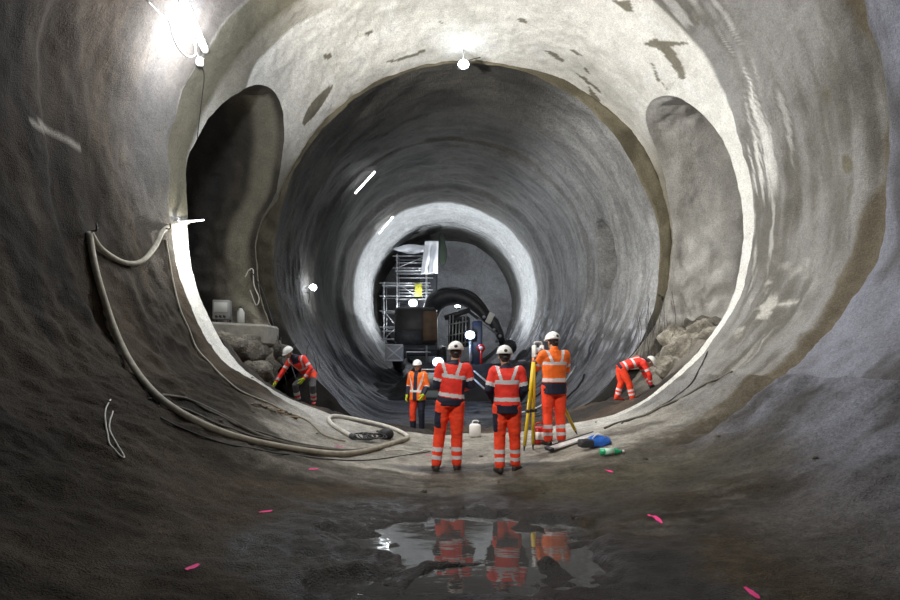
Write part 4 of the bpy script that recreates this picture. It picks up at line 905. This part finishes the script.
def person(label, loc, rz, scale, J, style):
    J = {**BASE, **J}; g = {k: V3(v) for k, v in J.items()}
    root = thing('person', label, 'person', loc, rz); root.scale = (scale,)*3
    up = (g['che']-g['pel']).normalized(); sd = (g['sR']-g['sL']).normalized(); fw = up.cross(sd).normalized()*-1
    if fw.y < -.3 and not style.get('free'): fw = -fw
    fw = sd.cross(up)*-1; fw = -fw if (up.cross(sd)).dot(fw) > 0 and False else up.cross(sd)
    hsd = (g['hR']-g['hL']).normalized()
    # ---- body
    b = MB()
    def torso(b, e, hem=None, flare=0, collar=0):
        cs = [g['pel']-up*(.04 if hem is None else hem), g['pel']+up*.04, g['wai'], g['che']-up*.06, g['che']+up*.07, g['nec']-up*.045, g['nec']+up*.01]
        us = [.165+flare, .165+flare, .15+flare*.8, .175, .19, .12, .06+collar]; vs = [.115+flare, .115+flare, .10+flare*.8, .118, .112, .078, .06+collar]
        b.loft(cs, [ (hsd if i < 2 else sd)*(u+e) for i, u in enumerate(us)], [fw*(v+e) for v in vs])
        for s in 'RL': b.limb([g['che']+up*.06, g['s'+s]], [.09+e, .066+e])
    torso(b, 0)
    for s in 'RL':
        b.limb([g['s'+s], g['s'+s].lerp(g['e'+s], .5), g['e'+s], g['e'+s].lerp(g['w'+s], .35), g['w'+s]], [.052, .046, .038, .038, .027])
        b.limb([g['h'+s], g['h'+s].lerp(g['k'+s], .5), g['k'+s], g['k'+s].lerp(g['a'+s], .35), g['a'+s]], [.088, .075, .054, .052, .036])
        f = V3((g['f'+s].x, g['f'+s].y, 0)).normalized(); b.limb([g['a'+s]+V3((0, 0, -.05)), g['a'+s]+f*.13+V3((0, 0, -.065))], [.035, .028])
        hd_ = (g['w'+s]-g['e'+s]).normalized()
        hand(b, g['w'+s], hd_, g['p'+s], 1 if s == 'R' else -1, 1.0, style.get('curl', .45))
    lk = g['look'].normalized(); hup = (g['hd']-g['nec']).normalized(); hs = lk.cross(V3((0, 0, 1)) if abs(lk.z) < .8 else hup).normalized(); hu = hs.cross(lk).normalized()
    Rm = Matrix((hs, lk, hu)).transposed(); H = g['hd']; hp = lambda x, y, z: H+Rm @ V3((x, y, z))
    b.limb([g['nec']-up*.05, H+Rm @ V3((0, -.025, -.05))], [.062, .058])
    b.ell(hp(0, -.01, .03), (.074, .095, .09), Rm); b.ell(hp(0, .025, -.045), (.058, .065, .07), Rm); b.ell(hp(0, .058, -.088), (.028, .026, .022), Rm)
    b.limb([hp(0, .085, .012), hp(0, .105, -.022)], [.009, .014], 8)
    for s in (-1, 1): b.ell(hp(.076*s, -.012, -.01), (.012, .02, .032), Rm)
    Vb, Fb = remesh(b, .0095, 2); body = meshobj('body', Vb, Fb, M_skin, root)
    for s in (-1, 1): MB().ell(hp(.03*s, .088, .008), (.011, .008, .006), Rm, 8, 5).build('eye', M_eye, body)
    MB().ell(hp(0, .092, -.05), (.022, .008, .005), Rm, 8, 5).build('mouth', M_lip, body)
    hb = MB(); hb.ell(hp(0, -.03, .022), (.081, .088, .085), Rm, 16, 10); hb.ell(hp(0, -.065, -.035), (.06, .035, .05), Rm, 14, 8); hb.build('hair', style.get('hair', M_hair), root)
    # ---- helmet
    hm = MB(); c = hp(0, -.012, .052); hm.ell(c, (.112, .138, .116), Rm, 24, 14, zmin=-.12)
    hm.loft([c+Rm @ V3((0, .006, -.012)), c+Rm @ V3((0, .006, .004))], [Rm @ V3((.116, 0, 0))]*2, [Rm @ V3((0, .142, 0))]*2)
    hm.loft([c+Rm @ V3((0, .10, -.016)), c+Rm @ V3((0, .10, .006))], [Rm @ V3((.08, 0, 0))]*2, [Rm @ V3((0, .085, 0))]*2)
    hm.tube(curve_pts([c+Rm @ V3((0, .125, .03)), c+Rm @ V3((0, .08, .09)), c+Rm @ V3((0, 0, .113)), c+Rm @ V3((0, -.08, .09)), c+Rm @ V3((0, -.125, .03))], 4), .008, 6)
    he = hm.build('helmet', M_helm, root); MB().ell(c+Rm @ V3((0, -.137, .028)), (.026, .012, .022), Rm, 12, 6).build('rear_badge', M_gold, he)
    k = MB(); k.ell(hp(0, -.105, -.012), (.03, .02, .018), Rm); k.build('ratchet_knob', M_gold, he)
    for s in (-1, 1): MB().tube([hp(.08*s, 0, .05), hp(.072*s, .02, -.04), hp(.02*s, .05, -.112)], .004, 5).build('chin_strap', M_gold, he)
    # ---- jacket
    jb = MB(); torso(jb, .022, style.get('hem', .06), style.get('flare', .008), .008)
    for s in 'RL': jb.limb([g['s'+s], g['s'+s].lerp(g['e'+s], .5), g['e'+s], g['e'+s].lerp(g['w'+s], .5), g['e'+s].lerp(g['w'+s], .93)], [.078, .068, .06, .055, .043])
    jb.limb([g['nec']-up*.02, g['nec']+up*.035], [.07, .066])
    Vj, Fj = remesh(jb, .0115, 2)
    # folds
    nn = fbm(Vj[:, 0]*9, Vj[:, 1]*9, Vj[:, 2]*16, 700+int(loc[0]*10), 3); ctr = np.array(g['che']); dv = Vj-ctr; dv /= np.linalg.norm(dv, axis=1)[:, None]+1e-6; Vj = Vj+dv*(nn*.006)[:, None]
    Pc = np.array([Vj[list(f)].mean(0) for f in Fj]); U = np.array(sd); A = np.array(up); Fw = np.array(fw); O = np.array(g['pel'])
    z = (Pc-O) @ A; x = (Pc-O) @ U; y = (Pc-O) @ Fw
    arm = np.full(len(Pc), -1.0); dbest = np.full(len(Pc), 9.0)
    for s in 'RL':
        for a_, b_, o_, w_ in (('s', 'e', 0, 1), ('e', 'w', 1, 1)):
            t, d = seg_t(Pc, g[a_+s], g[b_+s]); m = d < dbest; arm = np.where(m, o_+t, arm); dbest = np.minimum(dbest, d)
    spine_t, sd_ = seg_t(Pc, g['pel']-up*.1, g['nec']); isarm = (dbest < .085) & (dbest-.07 < sd_-.165) & ((arm > .22) | (np.abs(x) > .2))
    mi = np.zeros(len(Pc), int)       # 0 main, 1 navy, 2 silver
    B = style['bands']; hemz = -style.get('hem', .06)
    body_ = ~isarm
    mi[body_ & (z < style.get('navy', -9))] = 1
    if style.get('sidenavy'): mi[body_ & (np.abs(x) > .155) & (z < .38)] = 1
    if style.get('open'): mi[body_ & (y > .04) & (np.abs(x) < .055)] = 1
    for zb in B: mi[body_ & (np.abs(z-zb) < .026)] = 2
    top = B[-1] if B else .3
    if style.get('braces', True):
        off = .065+.075*(z-top)/.22; mi[body_ & (z > top) & (np.abs(np.abs(x)-off) < .022)] = 2
    mi[body_ & (z > .50) & (np.abs(x) < .1) & (z > .535)] = 1 if style.get('collar', True) else 0
    for t0, t1, mm in style['sleeve']: mi[isarm & (arm >= t0) & (arm < t1)] = mm
    me_ = {0: style['jm'], 1: M_navy, 2: M_silver}; jk = meshobj('jacket', Vj, Fj, [style['jm'], M_navy, M_silver], root, True, mi)
    # ---- trousers
    tb = MB(); tb.loft([g['pel']-up*.06, g['pel']+up*.02, g['pel']+up*.10], [hsd*.175, hsd*.182, hsd*.165], [fw*.125, fw*.13, fw*.115])
    for s in 'RL': tb.limb([g['h'+s]+up*.02, g['h'+s].lerp(g['k'+s], .5), g['k'+s], g['k'+s].lerp(g['a'+s], .5), g['a'+s].lerp(g['k'+s], .03)], [.112, .101, .083, .078, .072])
    Vt, Ft = remesh(tb, .012, 2); nn = fbm(Vt[:, 0]*8, Vt[:, 1]*8, Vt[:, 2]*14, 800, 3); Vt[:, 1] += nn*.007; Vt[:, 0] += np.roll(nn, 5)*.004
    Pc = np.array([Vt[list(f)].mean(0) for f in Ft]); leg = np.zeros(len(Pc)); db = np.full(len(Pc), 9.0); which = np.zeros(len(Pc))
    for q, s in enumerate('RL'):
        for a_, b_, o_ in (('h', 'k', 0), ('k', 'a', 1)):
            t, d = seg_t(Pc, g[a_+s], g[b_+s]); m = d < db; leg = np.where(m, o_+t, leg); which = np.where(m, q, which); db = np.minimum(db, d)
    mi = np.zeros(len(Pc), int); xo = (Pc-O) @ np.array(hsd)
    for t0, t1, mm, wh in style['legs']: mi[(leg >= t0) & (leg < t1) & ((which == wh) | (wh == 2))] = mm
    if 'pocket' in style:
        wh, t0, t1 = style['pocket']; cx_ = np.where(which == 0, 1, -1); lx = (Pc-np.array(g['h'+'RL'[wh]])) @ np.array(hsd)
        mi[(which == wh) & (leg > t0) & (leg < t1) & (lx*(1 if wh == 0 else -1) > .035)] = 1
    meshobj('trousers', Vt, Ft, [style.get('tm', M_hitr), M_navy, M_silver, M_grey], root, True, mi)
    # ---- boots and gloves
    for s in 'RL':
        f = V3((g['f'+s].x, g['f'+s].y, 0)).normalized(); a = g['a'+s]; q = MB(); sd2 = V3((f.y, -f.x, 0))
        q.limb([a+V3((0, 0, .08)), a+V3((0, 0, -.035))], [.058, .055])
        q.loft([a+V3((0, 0, -.055))-f*.075, a+V3((0, 0, -.048))-f*.03, a+V3((0, 0, -.052))+f*.06, a+V3((0, 0, -.062))+f*.13, a+V3((0, 0, -.07))+f*.185], [sd2*.03, sd2*.045, sd2*.05, sd2*.05, sd2*.028], [V3((0, 0, .035)), V3((0, 0, .046)), V3((0, 0, .045)), V3((0, 0, .034)), V3((0, 0, .02))])
        Vq, Fq = remesh(q, .012, 2); Vq[:, 2] = np.maximum(Vq[:, 2], min(a.z-.105, a.z-.10)); meshobj('boot', Vq, Fq, style.get('bm', M_boot), root)
        if style.get('glove'):
            q = MB(); hd_ = (g['w'+s]-g['e'+s]).normalized(); hand(q, g['w'+s], hd_, g['p'+s], 1 if s == 'R' else -1, 1.22, style.get('curl', .45)); q.limb([g['w'+s]-hd_*.05, g['w'+s]+hd_*.01], [.042, .036]); Vq, Fq = remesh(q, .008, 1); meshobj('glove', Vq, Fq, style['glove'], root)
    return root
def stand(px_, py_, h_top, hstd=1.80, Yg=None):
    """ground point under a photo pixel and the scale that reaches the helmet's height there"""
    p = hit(px_, py_, 5) if Yg is None else at(px_, py_, Yg)
    s = (py_-h_top)*p.y/F/hstd; return p, s
LB = [(1.42, 1.56, 2, 2), (1.70, 1.84, 2, 2)]
pA, sA = stand(448, 471, 342); pA.z = floor_z(pA.x, pA.y)
person('person with red high-visibility jacket and navy side panels, back turned, left of the white jerrycan', pA, .04, sA,
  dict(pel=(.03, 0, .95), wai=(.05, 0, 1.1), che=(.08, 0, 1.31), nec=(.10, -.015, 1.5), hd=(.11, .015, 1.645), hR=(.125, 0, .93), hL=(-.065, 0, .93), sR=(.265, -.01, 1.43), sL=(-.105, -.01, 1.44), aR=(.12, -.02, .10), aL=(-.165, -.03, .10), kR=(.125, .01, .5), kL=(-.12, .02, .5), eR=(.33, .0, 1.19), eL=(-.165, -.0, 1.18), wR=(.2, .21, 1.13), wL=(-.03, .2, 1.10), fR=(.25, 1, 0), fL=(-.2, 1, 0), look=(.05, 1, -.08)),
  dict(jm=M_hired, bands=[.11, .37], navy=.075, sidenavy=True, hem=.04, sleeve=[(0, .55, 0), (.55, .7, 2), (.7, 1.2, 1), (1.2, 2.1, 0)], legs=LB, pocket=(1, .25, .75)))
pB, sB = stand(507, 473, 346); pB.z = floor_z(pB.x, pB.y)
person('person with red jacket and white chest stripes, back turned, right of the white jerrycan', pB, -.12, sB,
  dict(aR=(.12, .10, .10), aL=(-.10, -.06, .10), kR=(.11, .06, .5), kL=(-.105, .0, .5), eR=(.25, -.03, 1.18), eL=(-.26, -.05, 1.18), wR=(.17, .16, 1.0), wL=(-.18, .14, .98), hd=(-.035, .015, 1.645), nec=(-.015, -.015, 1.5), fR=(.45, 1, 0), fL=(-.45, 1, 0), look=(-.12, 1, -.05)),
  dict(jm=M_hired, bands=[.10, .34], navy=.02, hem=.10, sleeve=[(0, .6, 0), (.6, .8, 2), (.8, 2.1, 1)], legs=LB, pocket=(1, .2, .8)))
pC, sC = stand(554, 446, 332); pC.z = floor_z(pC.x, pC.y); sC = (pC.z and (CZ-(332-HY)*pC.y/F-pC.z)/1.80)
person('person with orange jacket, back turned, leaning to the instrument on the yellow tripod', pC, .12, sC,
  dict(aR=(.12, .0, .10), aL=(-.10, -.02, .10), kR=(.11, .03, .5), kL=(-.10, .02, .5), eR=(.25, .10, 1.20), eL=(-.26, .12, 1.22), wR=(.08, .30, 1.25), wL=(-.22, .34, 1.36), pL=(.6, 0, -1), fR=(.3, 1, 0), fL=(-.3, 1, 0), hd=(-.01, .05, 1.64), look=(-.3, 1, -.12)),
  dict(jm=M_hior, bands=[.10, .36], navy=.06, hem=.12, flare=.015, sleeve=[(0, .55, 0), (.55, .72, 2), (.72, 2.1, 0)], legs=LB, collar=False))
YD = 13.4; pD = at(417.5, 429, YD); pD.z = gz(pD.x, YD); sD = (CZ-(360-HY)*YD/F-pD.z)/1.80
person('person with open orange jacket and yellow gloves, facing out of the second tunnel', pD, math.pi*.88, sD,
  dict(aR=(.11, .02, .10), aL=(-.09, -.06, .10), kR=(.11, .05, .5), eR=(.27, -.06, 1.16), eL=(-.26, -.02, 1.16), wR=(.24, .10, .92), wL=(-.22, .14, .95), pR=(-1, 0, 0), pL=(1, 0, 0), fR=(.3, 1, 0), fL=(-.1, 1, 0), look=(-.25, 1, -.1)),
  dict(jm=M_hior, bands=[.08], navy=-9, hem=.14, flare=.03, open=True, braces=True, sleeve=[(0, 1.0, 0), (1.0, 1.15, 2), (1.15, 2.1, 1)], legs=[(1.5, 2.1, 1, 0), (.0, 2.1, 1, 1)], glove=M_glove))
YE = 12.35; pE = at(306, 403, YE); pE.z = gz(pE.x, YE); sE = 1.0
person('person bending down in red jacket and yellow gloves beside the left pale floor edge', pE, math.pi*1.0, sE*.98,
  dict(pel=(-.02, -.18, .80), wai=(.04, -.04, .92), che=(.14, .13, 1.08), nec=(.24, .26, 1.22), hd=(.33, .33, 1.31), look=(.5, .75, -.65), sR=(.35, .17, 1.12), sL=(-.02, .28, 1.18), eR=(.50, .28, .84), wR=(.62, .38, .60), eL=(-.22, .32, .92), wL=(-.06, .40, .68),
   hR=(.075, -.18, .78), hL=(-.115, -.16, .78), kR=(.23, .14, .50), kL=(-.20, .12, .48), aR=(.20, -.02, .11), aL=(-.17, -.10, .10), fR=(.4, 1, 0), fL=(-.2, 1, 0), pR=(-1, .3, 0), pL=(.8, 0, -.4)),
  dict(jm=M_hired, bands=[.10, .30], hem=.06, sleeve=[(0, .5, 0), (.5, .68, 2), (.68, 1.6, 0), (1.6, 1.8, 2), (1.8, 2.1, 0)], legs=[(0, 2.1, 3, 2), (1.4, 1.58, 2, 2), (1.58, 1.72, 0, 2), (1.72, 1.86, 2, 2), (0, .45, 0, 1)], glove=M_glove, tm=M_hitr, bm=mat('red_boot', (.45, .03, .02), .6)))
YF_ = 12.6; pF = at(627, 404, YF_); pF.z = gz(pF.x, YF_)
person('person bending forward in red clothes and white helmet at the right pale floor edge', pF, -math.pi/2-.1, 1.0,
  dict(pel=(0, -.16, .82), wai=(0, .02, .92), che=(0, .24, .99), nec=(0, .42, 1.00), hd=(0, .56, .97), look=(0, .6, -.8), sR=(.18, .36, .95), sL=(-.18, .36, .95), eR=(.22, .48, .67), wR=(.12, .55, .42), eL=(-.22, .50, .67), wL=(-.12, .58, .44),
   hR=(.095, -.16, .80), hL=(-.095, -.16, .80), kR=(.12, .02, .45), kL=(-.11, -.12, .46), aR=(.13, .10, .10), aL=(-.13, -.22, .10), pR=(-1, 0, 0), pL=(1, 0, 0)),
  dict(jm=M_hired, bands=[.12, .32], hem=.05, navy=.02, sleeve=[(0, .5, 0), (.5, .68, 2), (.68, 1.5, 0), (1.5, 1.65, 2), (1.65, 2.1, 0)], legs=LB, glove=M_gdark, bm=mat('red_work_boot', (.4, .04, .02), .6)))
def plight(name, loc, e, col=(1, 1, 1), r=.08):
    l = bpy.data.lights.new(name, 'POINT'); l.energy = e; l.color = col; l.shadow_soft_size = r
    o = bpy.data.objects.new(name, l); C.objects.link(o); o.location = loc; return o
def slight(name, loc, to, e, ang, col=(1, 1, 1), r=.08, blend=.5):
    l = bpy.data.lights.new(name, 'SPOT'); l.energy = e; l.color = col; l.shadow_soft_size = r; l.spot_size = math.radians(ang); l.spot_blend = blend
    o = bpy.data.objects.new(name, l); C.objects.link(o); o.location = loc; o.rotation_euler = (Vector(to)-Vector(loc)).to_track_quat('-Z', 'Y').to_euler(); return o
COOL = (.94, .97, 1.0)
slight('crown_lamp_light', (.39, 14.3, 10.05), (.6, 8.5, 0), 1900, 150, COOL, .12, .8)
plight('work_lamp_tube_light', (-4.45, 9.1, 7.3), 330, (.88, .92, 1), .12)
slight('work_lamp_light', (-4.3, 9.15, 7.3), (5, 13.2, 7.5), 3900, 150, (1, .955, .88), .15, 1)
plight('edge_lamp_light', (-5.42, 10.72, 4.15), 95, (1, .98, .9), .06)
plight('bulkhead_lamp_light', PL4+Vector((.3, -.1, 0)), 45, COOL)
plight('strip_lamp_light', PL5, 8, COOL); plight('strip_lamp_far_light', PL6, 12, COOL)
plight('floodlight_scaffold_light', (-2.6, 34.3, 5.6), 250, COOL, .2)
plight('added_ring_light', (.5, 32.3, 5.2), 1500, (.90, .95, 1), .2)  # added to light the inner ring, not a lamp of the excavator
plight('floodlight_mast_light', (1.0, 24.2, 2.9), 70, (.45, .62, 1))
plight('floodlight_low_light', (-.5, 19.9, 1.6), 45, (.42, .6, 1))
slight('added_rear_spot', (-3.14, .1, 8.5), (2.2, 8.8, 1.2), 3000, 62, (1, .945, .87), .2, 1)  # added spot out of view, brightening the workers' backs

def added_lampfix(name, lab, loc, aim, hang):  # housings made up for the two added lights
    t = thing(name, lab, 'floodlight', loc); t.rotation_euler = (Vector(aim)-Vector(loc)).to_track_quat('-Y', 'Z').to_euler()
    MB().box((0, .16, 0), (.4, .14, .3), None, .03).build('housing', M_dsteel, t); MB().ell((0, .085, 0), (.16, .03, .12)).build('lens', M_lens, t)
    R_ = t.rotation_euler.to_matrix().inverted(); MB().tube([(0, .2, 0), Vector((0, .2, 0))+R_ @ Vector(hang)], .03, 8).build('mast', M_steel, t)
added_lampfix('floodlight', 'added floodlight on a tall mast beyond the excavator boom, lighting the inner ring', (.5, 32.3, 5.2), (.5, 29, 9), (0, 0, -5.0))
added_lampfix('floodlight', 'added unseen floodlight above the viewer, brightening the workers', (-3.2, 0, 8.6), (2.2, 8.8, 1.2), (-.3, 0, .9))
# ================= camera, lights =================
cam = bpy.data.cameras.new('camera'); co = bpy.data.objects.new('camera', cam); C.objects.link(co)
cam.sensor_width = 36; cam.lens = F/900*36; cam.shift_x = 0; cam.shift_y = (HY-300)/900
co.location = (0, 0, CZ); co.rotation_euler = (math.pi/2, 0, 0); cam.clip_start = .05; cam.clip_end = 300
sc = bpy.context.scene; sc.camera = co
w = bpy.data.worlds.new('dark'); sc.world = w; w.use_nodes = True; w.node_tree.nodes['Background'].inputs[0].default_value = (0, 0, 0, 1); w.node_tree.nodes['Background'].inputs[1].default_value = 0
vs = sc.view_settings; vs.view_transform = 'Standard'; vs.look = 'None'; vs.exposure = .12; vs.gamma = 1; vs.use_curve_mapping = False
